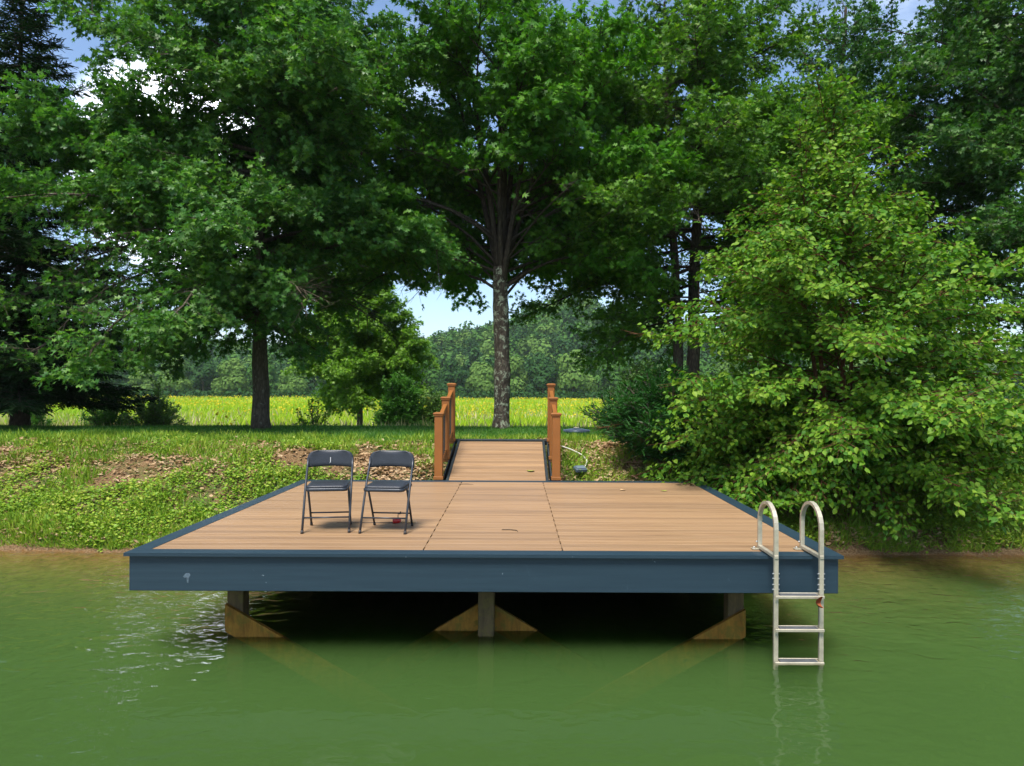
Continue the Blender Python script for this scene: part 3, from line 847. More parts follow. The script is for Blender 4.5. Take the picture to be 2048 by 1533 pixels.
def side_shoots(rng, A, Dv, Ln, ds, t0, ang, lratio, lmin, up=.1, taper=.55, alt=True, flat=.35, rnd_len=.35):
    """alternating side shoots along straight-ish segments. Returns start, dir, length"""
    cnt = np.maximum(2, (Ln * (1 - t0) / ds).astype(int))
    idx = np.repeat(np.arange(len(A)), cnt)
    k = np.concatenate([np.arange(c) for c in cnt])
    t = t0 + (1 - t0) * (k + rng.uniform(.1, .9, len(k))) / cnt[idx]
    S = A[idx] + Dv[idx] * (Ln[idx] * t)[:, None]
    D = Dv[idx]
    upv = np.array([[0, 0, 1.]]) + rng.normal(0, flat, (len(idx), 3))
    W = nrm(np.cross(D, upv)); sgn = np.where(k % 2 == 0, 1., -1.)[:, None]
    a = np.radians(ang + rng.normal(0, 9, len(idx)))[:, None]
    nd = D * np.cos(a) + W * sgn * np.sin(a) + np.array([[0, 0, 1.]]) * up + rng.normal(0, .10, (len(idx), 3))
    nl = np.maximum(lmin, Ln[idx] * lratio * (1 - taper * t) * (1 + rng.uniform(-rnd_len, rnd_len, len(idx))))
    return S, nrm(nd), nl, idx

def leaves_on(rng, A, Dv, Ln, per, spread, lang, droop, flat, size, svar=.3, nout=0.):
    n = np.maximum(2, (Ln * per).astype(int))
    idx = np.repeat(np.arange(len(A)), n); k = np.concatenate([np.arange(c) for c in n])
    t = (k + rng.uniform(.3, 1, len(k))) / n[idx]
    P = A[idx] + Dv[idx] * (Ln[idx] * t)[:, None] + rng.normal(0, spread, (len(idx), 3))
    D = Dv[idx]
    W = nrm(np.cross(D, np.array([[0, 0, 1.]]) + rng.normal(0, .2, (len(idx), 3))))
    s = np.where(k % 2 == 0, 1., -1.)[:, None]
    a = np.radians(np.where(t > .9, 10, lang) + rng.normal(0, 18, len(idx)))[:, None]
    ld = D * np.cos(a) + W * s * np.sin(a) + np.array([[0, 0, -1.]]) * (droop + rng.normal(0, .18, (len(idx), 1)))
    rad = P * np.array([[1, 1, 0.]]); rad = nrm(rad)
    N = np.array([[0, 0, 1.]]) * (1 - nout) + rad * nout + rng.normal(0, flat, (len(idx), 3))
    return P, nrm(ld), N, size * (1 + rng.uniform(-svar, svar, len(idx)))

def curve(rng, a, b, bow, n=7, wob=.055):
    t = np.linspace(0, 1, n)[:, None]; L = np.linalg.norm(b - a)
    p = a + (b - a) * t + np.array([[0, 0, 1.]]) * (4 * t * (1 - t)) * bow * L
    w = np.cumsum(rng.normal(0, wob * L / n ** .5, (n, 3)), 0) * np.linspace(0, 1, n)[:, None] * .6
    return p + w

def make_tree(name, base, trunk, limbs, prm, mats, seed, extra=()):
    """trunk: list of (pts, radii) tubes; limbs: list of (start, end, radius, bow). Coordinates relative to base."""
    rng = np.random.default_rng(seed)
    root = empty(name, base)
    tm = MB()
    for pts, rad in trunk: tm.tube(pts, rad, 14)
    tm.build('trunk', mats[0], root)
    bm_ = MB(); A = []; Dv = []; Ln = []; bmat = mats[2] if len(mats) > 2 else mats[0]
    for pts, rad in extra: bm_.tube(pts, rad, 8)
    for (a, b, r, bow) in limbs:
        a = np.asarray(a, float); b = np.asarray(b, float)
        n = 7; p = curve(rng, a, b, bow, n)
        bm_.tube(p, np.linspace(r, max(.006, r * .22), n), 6, False)
        seg = p[1:] - p[:-1]; l = np.linalg.norm(seg, axis=1)
        A.append(p); 
    br = bm_.build('branches', bmat, root)
    # shoots along every limb (treated as polyline)
    S = []; D = []; L = []
    for p, (a, b, r, bow) in zip(A, limbs):
        seg = np.linalg.norm(np.diff(p, axis=0), axis=1); cum = np.concatenate([[0], np.cumsum(seg)]); tot = cum[-1]
        t0 = prm['t0']; m = max(3, int(tot * (1 - t0) / prm['ds1']))
        ts = (t0 + (1 - t0) * (np.arange(m) + rng.uniform(.1, .9, m)) / m) * tot
        q = np.stack([np.interp(ts, cum, p[:, k]) for k in range(3)], 1)
        tg = nrm(np.stack([np.interp(np.minimum(ts + .1, tot), cum, p[:, k]) for k in range(3)], 1) - np.stack([np.interp(np.maximum(ts - .1, 0), cum, p[:, k]) for k in range(3)], 1))
        upv = np.array([[0, 0, 1.]]) + rng.normal(0, prm['flat1'], (m, 3))
        W = nrm(np.cross(tg, upv)); sg = np.where(np.arange(m) % 2 == 0, 1, -1)[:, None]
        an = np.radians(prm['ang1'] + rng.normal(0, 10, m))[:, None]
        d = nrm(tg * np.cos(an) + W * sg * np.sin(an) + np.array([[0, 0, 1.]]) * prm['up1'] + rng.normal(0, .1, (m, 3)))
        f = ts / tot
        ln = tot * prm['lr1'] * (1.0 - .62 * f) * (1 + rng.uniform(-.35, .3, m))
        S.append(q); D.append(d); L.append(np.clip(ln, prm['lmin1'], prm['lmax1']))
        S.append(p[-2:-1]); D.append(nrm(p[-1:] - p[-2:-1])); L.append(np.array([np.linalg.norm(p[-1] - p[-2]) + prm['lmin1'] * .6]))
    S = np.concatenate(S); D = np.concatenate(D); L = np.concatenate(L)
    if prm.get('keep') is not None and prm.get('keep_shoots'):
        k = prm['keep'](S + D * (L * .6)[:, None], rng); S, D, L = S[k], D[k], L[k]
    lists = [prisms_mb(S, S + D * L[:, None], prm.get('rt', 1.) * (.011 + .004 * L), np.full(len(S), .004 * prm.get('rt', 1.)))]
    if prm.get('two', True):
        S2, D2, L2, _ = side_shoots(rng, S, D, L, prm['ds2'], .12, prm['ang2'], prm['lr2'], prm['lmin2'], prm['up2'], flat=prm['flat1'])
        lists.append(prisms_mb(S2, S2 + D2 * L2[:, None], np.full(len(S2), .005), np.full(len(S2), .002)))
        S3 = np.concatenate([S2, S + D * (L * .55)[:, None]]); D3 = np.concatenate([D2, D]); L3 = np.concatenate([L2, L * .45])
    else:
        S3, D3, L3 = S, D, L
    V, lo, st = batch(lists)
    link('twigs', fast_mesh('twigs', V, lo, st), bmat, br)
    P, Dl, N, sz = leaves_on(rng, S3, D3, L3, prm['per'], prm['spread'], prm['lang'], prm['droop'], prm['lflat'], prm['size'], nout=prm.get('nout', 0.))
    if prm.get('keep') is not None:
        k = prm['keep'](P, rng); P, Dl, N, sz = P[k], Dl[k], N[k], sz[k]
    tv, tf = prm['tmpl']
    link('crown', leaf_mesh('crown', P, Dl, N, sz, tv, tf), mats[1], root)
    print(name, 'limbs', len(limbs), 'leaves', len(P))
    return root

def trunk_pts(h, r0, r1, lean=(0, 0), flare=1.35, n=14, wob=.02, seed=0, knobs=()):
    rng = np.random.default_rng(seed)
    t = np.linspace(0, 1, n) ** 1.25
    p = np.stack([lean[0] * t + rng.normal(0, wob, n) * np.minimum(1, t * 6), lean[1] * t + rng.normal(0, wob, n) * np.minimum(1, t * 6), t * h - .15], 1)
    r = r0 + (r1 - r0) * t; r = r * (1 + (flare - 1) * np.exp(-t * h / .28)) * (1 + rng.normal(0, .03, n))
    return p, r

def sample_trunk(p, z):
    return np.array([np.interp(z, p[:, 2], p[:, 0]), np.interp(z, p[:, 2], p[:, 1]), z])

def ring_limbs(rng, tp, tr, z0, z1, n, prof, rise, bow, rb=.045, rvar=(.72, 1.05), az0=0, azr=None):
    """limbs leaving a trunk between z0 and z1; prof(z)=crown radius; rise(f)=height gained per metre out"""
    out = []
    for i in range(n):
        f = (i + rng.uniform(0, 1)) / n; z = z0 + (z1 - z0) * f
        a = az0 + i * 2.39996 + rng.normal(0, .5)
        Rr = prof(z + .0) * rng.uniform(*rvar)
        e = rise(f) + rng.normal(0, .14)
        if math.sin(a) < -.45 and i % 3 != 0: Rr *= .6
        st = sample_trunk(tp, z)
        Rr = max(.5, min(Rr, prof(z + e * Rr) * rng.uniform(.85, 1.08) if prof(z + e * Rr) > .3 else Rr))
        en = st + np.array([math.cos(a) * Rr, math.sin(a) * Rr, e * Rr])
        out.append((st, en, max(.012, rb * (Rr / 4) * (1 - .45 * f)), bow(f)))
    return out

def ground_at(x, y): return float(terrain(x, y))

OAK = dict(t0=.16, ds1=.165, ang1=52, flat1=.65, up1=.06, lr1=.40, lmin1=.5, lmax1=2.0, ds2=.115, ang2=50, lr2=.42, lmin2=.22, up2=.03,
           per=30, spread=.06, lang=55, droop=.30, lflat=.6, nout=.4, size=.14, tmpl=(OAK_V, OAK_F))
MAPLE = dict(OAK, size=.150, tmpl=(MAP_V, OAK_F), droop=.5, lflat=.6, per=27, ang1=45, up1=.12)

# ---- the oak left of the deck
d = 17.2; b = at(523, 858, d); b[2] = ground_at(b[0], d)
rng = np.random.default_rng(101)
tp, tr = trunk_pts(13.0, .205, .03, (-.25, .2), 1.25, 16, .03, 3)
prof = lambda z: float(np.interp(z, [1.6, 2.6, 3.6, 5, 7, 9, 11, 13, 14.5], [2.2, 4.0, 4.9, 5.6, 5.8, 5.0, 3.2, 1.5, .3]))
lb = ring_limbs(rng, tp, tr, 3.1, 12.2, 88, prof, lambda f: -.20 + .9 * f, lambda f: .09 - .07 * f, .05)
for a_, r_, ze in ((2.9, 4.6, 2.2), (3.5, 5.0, 1.8), (4.0, 4.0, 1.5), (4.5, 3.6, 2.2), (5.3, 3.0, 2.6), (3.3, 6.0, 2.6), (3.1, 2.6, 1.9), (3.5, 2.2, 2.1), (2.7, 3.2, 1.8), (3.9, 2.8, 1.7), (5.6, 1.4, 1.9), (.6, 1.3, 2.0), (3.0, 1.6, 2.1), (3.6, 1.8, 2.3), (2.4, 1.7, 2.2), (4.3, 1.6, 2.5), (5.0, 1.5, 2.4), (.1, 1.6, 2.3), (1.4, 1.5, 2.1)):
    lb.append((sample_trunk(tp, 2.9 + .3 * (r_ - 3)), np.array([math.cos(a_) * r_, math.sin(a_) * r_, ze]), .05, .20))
def oak_gap(P, r):
    g = np.exp(-((np.abs(P[:, 0] + 2.9) / 1.7) ** 4 + (np.abs(P[:, 2] - 3.4) / 1.6) ** 4)) * .82
    g = np.where((P[:, 0] < -3.4) & (P[:, 2] < 5.0), np.maximum(g, .58), g)
    g = np.where((P[:, 0] > 1.6) & (P[:, 0] < 5.6) & (P[:, 2] < 3.8), .97, g)
    return r.uniform(size=len(P)) > g
oak1 = make_tree('oak_tree', b, [(tp, tr)], lb, dict(OAK, keep=oak_gap, per=37, size=.145), (M['bark_oak'], M['oak_leaf']), 11)
tag(oak1, 'tall pin oak with straight grey trunk and drooping lower boughs behind the two chairs', 'tree')

# ---- the maple behind the ramp
d = 18.3; b = at(1002, 854, d); b[2] = ground_at(b[0], d)
rng = np.random.default_rng(202)
n = 22; t = np.linspace(0, 1, n)
hT = 4.3
mp = np.stack([.03 * np.sin(t * 5) - .0 * t, .02 * np.cos(t * 4), t * hT - .15], 1)
mr = .205 - .02 * t + .09 * np.exp(-t * hT / .18)
mr = mr * (1 + .12 * np.exp(-((t * hT - 1.55) / .16) ** 2) + .10 * np.exp(-((t * hT - 2.75) / .12) ** 2) + .10 * np.exp(-((t * hT - 3.25) / .14) ** 2)) * (1 + rng.normal(0, .02, n))
trunks = [(mp, mr)]
top = mp[-1]
leaders = []
for i in range(9):
    a = i * 2.39996 + .4; out = rng.uniform(.9, 2.6); hgt = rng.uniform(5.0, 7.6) - out * .5
    st = np.array([math.cos(a) * .09, math.sin(a) * .09, hT - .5 - .5 * rng.uniform(0, 1)])
    en = np.array([math.cos(a) * out, math.sin(a) * out, hT + hgt])
    p = curve(rng, st, en, .0, 9, .02); p[:, :2] *= (np.linspace(0, 1, 9)[:, None] ** .25)
    leaders.append(p); trunks.append((p, np.linspace(.088, .018, 9)))
p = curve(rng, np.array([0, 0, hT - .4]), np.array([.1, .1, hT + 8.2]), 0, 9, .02); leaders.append(p); trunks.append((p, np.linspace(.15, .02, 9)))
mprof = lambda z: float(np.interp(z, [3.0, 3.8, 5, 7, 9, 11, 13], [3.2, 4.3, 4.7, 4.5, 3.9, 2.8, .8]))
lb = []
for i in range(26):                                    # spreading lower limbs, arching out then down
    z = rng.uniform(hT - 1.0, hT + 1.2); a = i * 2.39996 + .2
    Rr = rng.uniform(3.0, 4.7); e = rng.uniform(-.12, .42)
    if math.sin(a) < -.55: continue
    lb.append((np.array([math.cos(a) * .1, math.sin(a) * .1, z]), np.array([math.cos(a) * Rr, math.sin(a) * Rr, z + e * Rr]), .042, .15))
for li, p in enumerate(leaders):
    for j in range(6):
        f = rng.uniform(.15, .97); k = f * 8; i0 = int(k)
        st = p[i0] + (p[min(8, i0 + 1)] - p[i0]) * (k - i0)
        a = math.atan2(st[1], st[0]) + rng.normal(0, 1.0)
        Rr = max(.6, (mprof(st[2] + .8) - np.linalg.norm(st[:2])) * rng.uniform(.55, 1.05))
        lb.append((st, st + np.array([math.cos(a) * Rr, math.sin(a) * Rr, Rr * rng.uniform(.15, .75)]), .03, .06))
def maple_gap(P, r):
    g = np.where((P[:, 1] < -.2) & (np.abs(P[:, 0]) < 2.0) & (P[:, 2] > 3.2) & (P[:, 2] < 6.3), .85, 0.)
    g = np.where((P[:, 0] < -2.1) & (P[:, 2] < 3.7 + .35 * (-P[:, 0] - 2.1)), .97, g)
    return r.uniform(size=len(P)) > g
for p in leaders: lb.append((p[5], p[-1] + np.array([0, 0, .4]), .02, 0)); lb.append((p[6], p[-1] + rng.normal(0, .5, 3), .02, 0))
maple = make_tree('maple_tree', b, trunks[:1], lb, dict(MAPLE, keep=maple_gap, keep_shoots=True), (M['bark_maple'], M['maple_leaf'], M['bark_dark']), 12, trunks[1:])
tag(maple, 'maple with lichen-spotted knobbly trunk and fanned limbs behind the ramp', 'tree')

# ---- the twin-trunk oak right of the maple
d = 19.5; b = at(1380, 850, d); b[2] = ground_at(b[0], d)
rng = np.random.default_rng(303)
tp, tr = trunk_pts(13, .21, .035, (.35, 0), 1.2, 16, .03, 5)
tp2, tr2 = trunk_pts(12, .17, .03, (-.5, .1), 1.2, 16, .03, 6); tp2[:, 0] -= .26
prof = lambda z: float(np.interp(z, [1.4, 2.4, 3.6, 5, 7, 9, 11, 13.5], [2.4, 4.0, 4.7, 5.0, 5.0, 4.5, 3.4, .8]))
lb = ring_limbs(rng, tp, tr, 2.8, 12.3, 50, prof, lambda f: -.30 + .95 * f, lambda f: .05 - .03 * f, .05)
lb += ring_limbs(rng, tp2, tr2, 3.0, 11.2, 34, prof, lambda f: -.28 + .95 * f, lambda f: .05, .05, az0=1.2)
def twin_gap(P, r):
    g = np.where((P[:, 1] < .2) & (np.abs(P[:, 0] + .1) < .75) & (P[:, 2] > 1.5) & (P[:, 2] < 5.6), .9, 0.)
    return r.uniform(size=len(P)) > g
oak2 = make_tree('oak_tree', b, [(tp, tr), (tp2, tr2)], lb, dict(OAK, keep=twin_gap, keep_shoots=True), (M['bark_dark'], M['oak_leaf_b']), 13)
tag(oak2, 'dark twin-trunk oak between the maple and the birch', 'tree')

# ---- two more oaks behind the birch
d = 22.5; b = at(1655, 850, d); b[2] = ground_at(b[0], d)
rng = np.random.default_rng(404)
tp, tr = trunk_pts(14, .22, .04, (.5, 0), 1.2, 16, .03, 7)
prof = lambda z: float(np.interp(z, [1.6, 3, 5, 7, 9, 12, 14], [2, 3.6, 4.6, 4.8, 4.6, 3.2, .8]))
lb = ring_limbs(rng, tp, tr, 3.0, 13, 64, prof, lambda f: -.15 + .95 * f, lambda f: .05, .05)
lb.append((sample_trunk(tp, 11.5), tp[-1] + np.array([0, 0, .5]), .03, 0))
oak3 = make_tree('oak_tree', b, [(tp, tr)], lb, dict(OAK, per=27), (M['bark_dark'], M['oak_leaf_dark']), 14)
tag(oak3, 'tall oak standing directly behind the birch, its boughs showing over the birch top', 'tree')
d = 18.0; b = at(2085, 850, d); b[2] = ground_at(b[0], d)
rng = np.random.default_rng(505)
tp, tr = trunk_pts(14, .24, .04, (-.2, 0), 1.2, 16, .03, 8)
prof = lambda z: float(np.interp(z, [1.4, 2.6, 4, 6, 8, 10, 12, 14], [2.6, 4.4, 5.0, 5.2, 5.0, 4.4, 3.0, .8]))
lb = ring_limbs(rng, tp, tr, 2.6, 13, 74, prof, lambda f: -.22 + .95 * f, lambda f: .06, .05)
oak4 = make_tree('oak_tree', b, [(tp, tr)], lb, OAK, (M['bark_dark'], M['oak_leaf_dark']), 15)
tag(oak4, 'dark oak at the right edge with long boughs reaching behind the birch', 'tree')

# ---- spruce at the left edge
d = 18.5; b = at(40, 850, d); b[2] = ground_at(b[0], d)
rng = np.random.default_rng(606)
tp, tr = trunk_pts(11.6, .22, .02, (0, 0), 1.2, 12, .01, 9)
lb = []
for i in range(190):
    f = (i + rng.uniform(0, 1)) / 190; z = 1.0 + 10.3 * f ** 1.05; a = i * 2.39996 + rng.normal(0, .4)
    Rr = float(np.interp(z, [.8, 2, 5, 8, 11.6], [3.9, 3.7, 2.7, 1.6, .25])) * rng.uniform(.65, 1.12)
    st = sample_trunk(tp, z)
    lb.append((st, st + np.array([math.cos(a) * Rr, math.sin(a) * Rr, Rr * (-.18 + .45 * f)]), .028, -.05))
SPR = dict(t0=.08, ds1=.075, ang1=52, flat1=.16, up1=-.05, lr1=.30, lmin1=.25, lmax1=1.0, two=False,
           per=60, spread=.03, lang=48, droop=.16, lflat=.5, size=.17, tmpl=([(-.09, 0, 0), (.09, 0, 0), (.05, 1, -.05), (-.05, 1, -.05)], [(0, 1, 2, 3)]))
spr = make_tree('spruce_tree', b, [(tp, tr)], lb, SPR, (M['bark_dark'], M['spruce']), 16)
tag(spr, 'dark spruce with drooping boughs at the left edge beside the tall oak', 'tree')

# ---- young bright green tree beyond the lawn
d = 30; b = at(720, 850, d); b[2] = ground_at(b[0], d)
rng = np.random.default_rng(707)
tp, tr = trunk_pts(8.6, .15, .018, (.0, 0), 1.2, 12, .02, 10)
prof = lambda z: float(np.interp(z, [1., 2.0, 3.2, 4.6, 6.0, 7.6, 8.7], [1.9, 2.7, 2.9, 2.6, 2.0, 1.1, .25]))
lb = ring_limbs(rng, tp, tr, 2.1, 8.5, 110, prof, lambda f: .12 + .7 * f, lambda f: .06, .04)
YNG = dict(OAK, ds1=.10, lr1=.46, lmin1=.3, lmax1=1.1, ds2=.08, lmin2=.2, per=40, size=.13, droop=.3, tmpl=(MAP_V, OAK_F))
yng = make_tree('young_tree', b, [(tp, tr)], lb, YNG, (M['bark_young'], M['young']), 17)
tag(yng, 'small bright green bushy tree beyond the lawn left of the ramp', 'tree')

# ---- the many-stemmed birch on the right bank
cx, cy_ = 5.15, 11.3
b = np.array([cx, cy_, ground_at(cx, cy_)])
rng = np.random.default_rng(808)
bprof = lambda z: float(np.interp(z, [.0, .3, .8, 1.6, 2.6, 3.6, 4.5, 5.4, 6.3, 7.0], [2.3, 2.7, 3.1, 3.4, 3.1, 2.45, 1.65, 1.0, .5, .15])) 
trunks = []; lb = []
zb = b[2]
for i in range(6):
    a = i * 1.05 + .3; o = [.0, .55, .7, .6, .8, .7][i]; hT = [6.5, 5.9, 5.3, 5.6, 4.9, 4.6][i] - zb + .3
    en = np.array([math.cos(a) * o * 1.5, math.sin(a) * o * 1.2, hT])
    p = curve(rng, np.array([math.cos(a) * .12 * (i > 0), math.sin(a) * .12 * (i > 0), -.2]), en, 0, 10, .02)
    trunks.append((p, np.linspace(.05, .006, 10)))
    for q_ in range(4): lb.append((p[5 + q_] , p[-1] + np.array([rng.normal(0, .22), rng.normal(0, .2), .12 + .08 * q_]), .010, .03))
    nb = 42 if i == 0 else 28
    for j in range(nb):
        f = .05 + .93 * (j + rng.uniform(0, 1)) / nb; k = f * 9; i0 = int(k)
        st = p[i0] + (p[min(9, i0 + 1)] - p[i0]) * (k - i0)
        az_ = (j * 2.39996 + i) if i == 0 else (math.atan2(en[1], en[0]) + rng.normal(0, 1.0))
        dirv = np.array([math.cos(az_), math.sin(az_) * .92])
        zw = st[2] + zb
        # out to the crown's envelope
        rise = rng.normal(.12 + .25 * f - .25 * (1 - f), .14)
        Rr = bprof(min(7.0, zw)) * rng.uniform(.55, 1.18)
        tgt = dirv * Rr; v2 = tgt - st[:2] * .8; ln = max(.45, float(np.linalg.norm(v2)))
        if ln < .3: continue
        lb.append((st, np.array([tgt[0], tgt[1], max(-zb + .12 + .15 * rng.uniform(), st[2] + rise * ln)]), .014, .07))
for j in range(84):                                    # low boughs sweeping out over the water and the bank
    a = j * 2.39996; dirv = np.array([math.cos(a), math.sin(a)])
    Rr = rng.uniform(2.0, 3.0)
    z0 = rng.uniform(.15, 1.2)
    lb.append((np.array([dirv[0] * .15, dirv[1] * .15, z0]), np.array([dirv[0] * Rr * (1.05 if dirv[0] < .3 else .8), dirv[1] * Rr * .82, max(.22 - zb, z0 + rng.uniform(-.9, .3)) if dirv[1] < .2 else z0 + .5]), .014, .12))
BIR = dict(t0=.22, ds1=.055, ang1=50, flat1=.30, up1=.05, lr1=.30, lmin1=.22, lmax1=.75, two=False,
           per=31, spread=.04, lang=55, droop=.55, lflat=.6, nout=.45, rt=.45, size=.082, tmpl=(BIR_V, BIR_F),
           keep=lambda P, r: (P[:, 2] > .06 - zb) & (P[:, 0] + cx > 2.0))
bir = make_tree('birch_tree', b, trunks, lb, BIR, (M['bark_birch'], M['birch_leaf']), 18)
tag(bir, 'many-stemmed river birch with pale green leaves overhanging the water right of the deck', 'tree')

# ---- shrubs
def shrub(name, base, rad, hgt, n, prm, mats, seed, label, lean=(0, 0), upr=.6, cat='shrub'):
    rng = np.random.default_rng(seed); lb = []
    st = []
    for i in range(n):
        a = i * 2.39996; q = math.sqrt((i + .5) / n)
        e = np.array([math.cos(a) * rad * q + lean[0], math.sin(a) * rad * q + lean[1], hgt * (1 - .62 * q ** 2.2) * rng.uniform(.75, 1.05)])
        lb.append((np.array([math.cos(a) * .08 * rad, math.sin(a) * .08 * rad, .0]), e, .012, .10 * (1 - upr)))
    tr_ = [(np.array([[0, 0, -.1], [0.01, 0, hgt * .25]]), np.array([.03, .02]))]
    o = make_tree(name, base, tr_, lb, prm, mats, seed + 1)
    return tag(o, label, cat)
SH = dict(t0=.15, ds1=.07, ang1=45, flat1=.6, up1=.15, lr1=.34, lmin1=.16, lmax1=.6, two=False,
          per=90, spread=.04, lang=50, droop=.15, lflat=.6, size=.07, tmpl=(BIR_V, BIR_F))
def gpt(px, d): 
    x = (px - 1043) / FPX * d; return np.array([x, d, ground_at(x, d)])
LONG = dict(SH, size=.15, tmpl=(LON_V, LON_F), per=70, droop=.1, ds1=.07)
shrub('long_leaf_shrub', gpt(1335, 11.95), 1.05, 1.5, 60, LONG, (M['bark_young'], M['dark_shrub']), 41, 'dark green narrow-leaved shrub on the bank between ramp and birch')
shrub('long_leaf_shrub', gpt(1235, 15.6), .75, 1.05, 20, dict(LONG, size=.12), (M['bark_young'], M['dark_shrub']), 43, 'small spiky narrow-leaved shrub on the lawn edge right of the ramp')
shrub('flowering_shrub', gpt(1285, 17.4), .75, 1.75, 22, SH, (M['bark_young'], M['pale_bush']), 45, 'pale yellowish shrub behind the dark narrow-leaved shrub, left of the birch')
shrub('round_bush', gpt(803, 27.5), 1.0, 2.9, 44, dict(SH, size=.09), (M['bark_young'], M['bush']), 47, 'dense dark rounded bush between the young tree and the ramp railing')
shrub('round_bush', gpt(872, 27.5), .8, 2.7, 18, SH, (M['bark_young'], M['pale_bush']), 49, 'loose lighter bush just behind the left ramp railing')
shrub('round_bush', gpt(310, 22.8), .95, 1.75, 22, SH, (M['bark_young'], M['pale_bush']), 51, 'low loose bush on the lawn edge left of the tall oak trunk')
shrub('round_bush', gpt(215, 23), .8, 1.7, 20, SH, (M['bark_young'], M['bush']), 53, 'low dark bush under the spruce boughs')
shrub('round_bush', gpt(66, 23.0), .6, 1.4, 16, SH, (M['bark_young'], M['bush']), 55, 'small spiky bush in the meadow edge at far left')
shrub('sparse_shrub', gpt(630, 22.4), .75, 1.5, 10, dict(SH, per=34), (M['bark_young'], M['young']), 57, 'sparse leggy shrub between the tall oak trunk and the young tree')

# ---- far tree line beyond the meadow, each tree its own thing; four crowns shared
def far_crown(rng, w_, h_, n, lobes=9, sz=.62):
    C = []; Rr = []
    for i in range(lobes):
        a = i * 2.39996; q = math.sqrt((i + .3) / lobes)
        C.append((math.cos(a) * q * w_ * .32, math.sin(a) * q * w_ * .32, h_ * (.30 + .45 * (1 - q) + .18 * rng.uniform(-1, 1)))); Rr.append(w_ * rng.uniform(.20, .30))
    for i in range(6):
        a = rng.uniform(0, 6.28); C.append((math.cos(a) * w_ * .36, math.sin(a) * w_ * .36, h_ * rng.uniform(.08, .3))); Rr.append(w_ * .2)
    C = np.array(C); Rr = np.array(Rr); k = rng.integers(0, len(C), n)
    v = nrm(rng.normal(0, 1, (n, 3))); v[:, 2] = np.where(v[:, 2] < -.35, -v[:, 2], v[:, 2])
    P = C[k] + v * (Rr[k] * rng.uniform(.72, 1.05, n))[:, None] * np.array([[1, 1, 1.15]])
    P[:, 2] = np.maximum(P[:, 2], .2)
    D = nrm(np.cross(v, rng.normal(0, 1, (n, 3)))); N = v + rng.normal(0, .28, (n, 3))
    return P, D, N, sz * rng.uniform(.6, 1.3, n)
CL_V = [(-.45, .1, 0), (.0, -.1, .05), (.5, .15, 0), (.3, .8, -.05), (-.1, 1.0, 0), (-.5, .6, -.05)]
CL_F = [(0, 1, 2, 3, 4, 5)]
protos = []
for i, (mt, w_, h_) in enumerate((('far_pale', 11, 13), ('far_mid', 10, 14), ('far_dark', 9, 13.5), ('far_pale', 8.5, 10.5), ('far_mid', 12, 12))):
    rng = np.random.default_rng(900 + i)
    root = empty('meadow_edge_tree', (0, 0, 0))
    m2 = MB(); m2.tube([(0, 0, -.5), (.1, 0, h_ * .3), (.0, .1, h_ * .7)], [.28, .2, .08], 7)
    for j in range(5):
        a = j * 2.4; m2.tube([(0, 0, h_ * .25), (math.cos(a) * w_ * .2, math.sin(a) * w_ * .2, h_ * .55)], [.12, .05], 5)
    m2.build('trunk', M['bark_young'], root)
    P, D, N, S = far_crown(rng, w_, h_, 4200)
    link('crown', leaf_mesh('crown', P, D, N, S, CL_V, CL_F), M[mt], root)
    protos.append(root)
rng = np.random.default_rng(77)
used = set()
kinds = ['pale rounded', 'mid green', 'dark green', 'short pale', 'broad green']
spots = []
for px in range(-330, 2420, 62): spots.append((px + rng.uniform(-14, 14), rng.uniform(190, 199)))
def where(px):
    if px < 0: return 'beyond the left edge'
    if px < 330: return 'behind the spruce'
    if px < 500: return 'left of the tall oak trunk'
    if px < 590: return 'right of the tall oak trunk'
    if px < 830: return 'behind the young tree'
    if px < 985: return 'left of the maple trunk'
    if px < 1225: return 'right of the maple trunk'
    if px < 1400: return 'behind the pale shrub'
    if px < 2050: return 'behind the birch'
    return 'beyond the right edge'
for i, (px, dd) in enumerate(spots):
    k = [0, 2, 0, 1, 3, 2, 4, 0, 1, 2, 3][i % 11]
    o = protos[k] if k not in used else copy_tree(protos[k])
    used.add(k)
    o.location = ((px - 1043) / FPX * dd, dd, -.7); sc_ = float(rng.uniform(.85, 1.12)); o.scale = (sc_, sc_, sc_ * float(rng.uniform(.92, 1.1))); o.rotation_euler = (0, 0, float(rng.uniform(0, 6.28)))
    tag(o, f'{kinds[k]} tree in the far tree line {where(px)}', 'tree', 'trees along the far meadow edge')
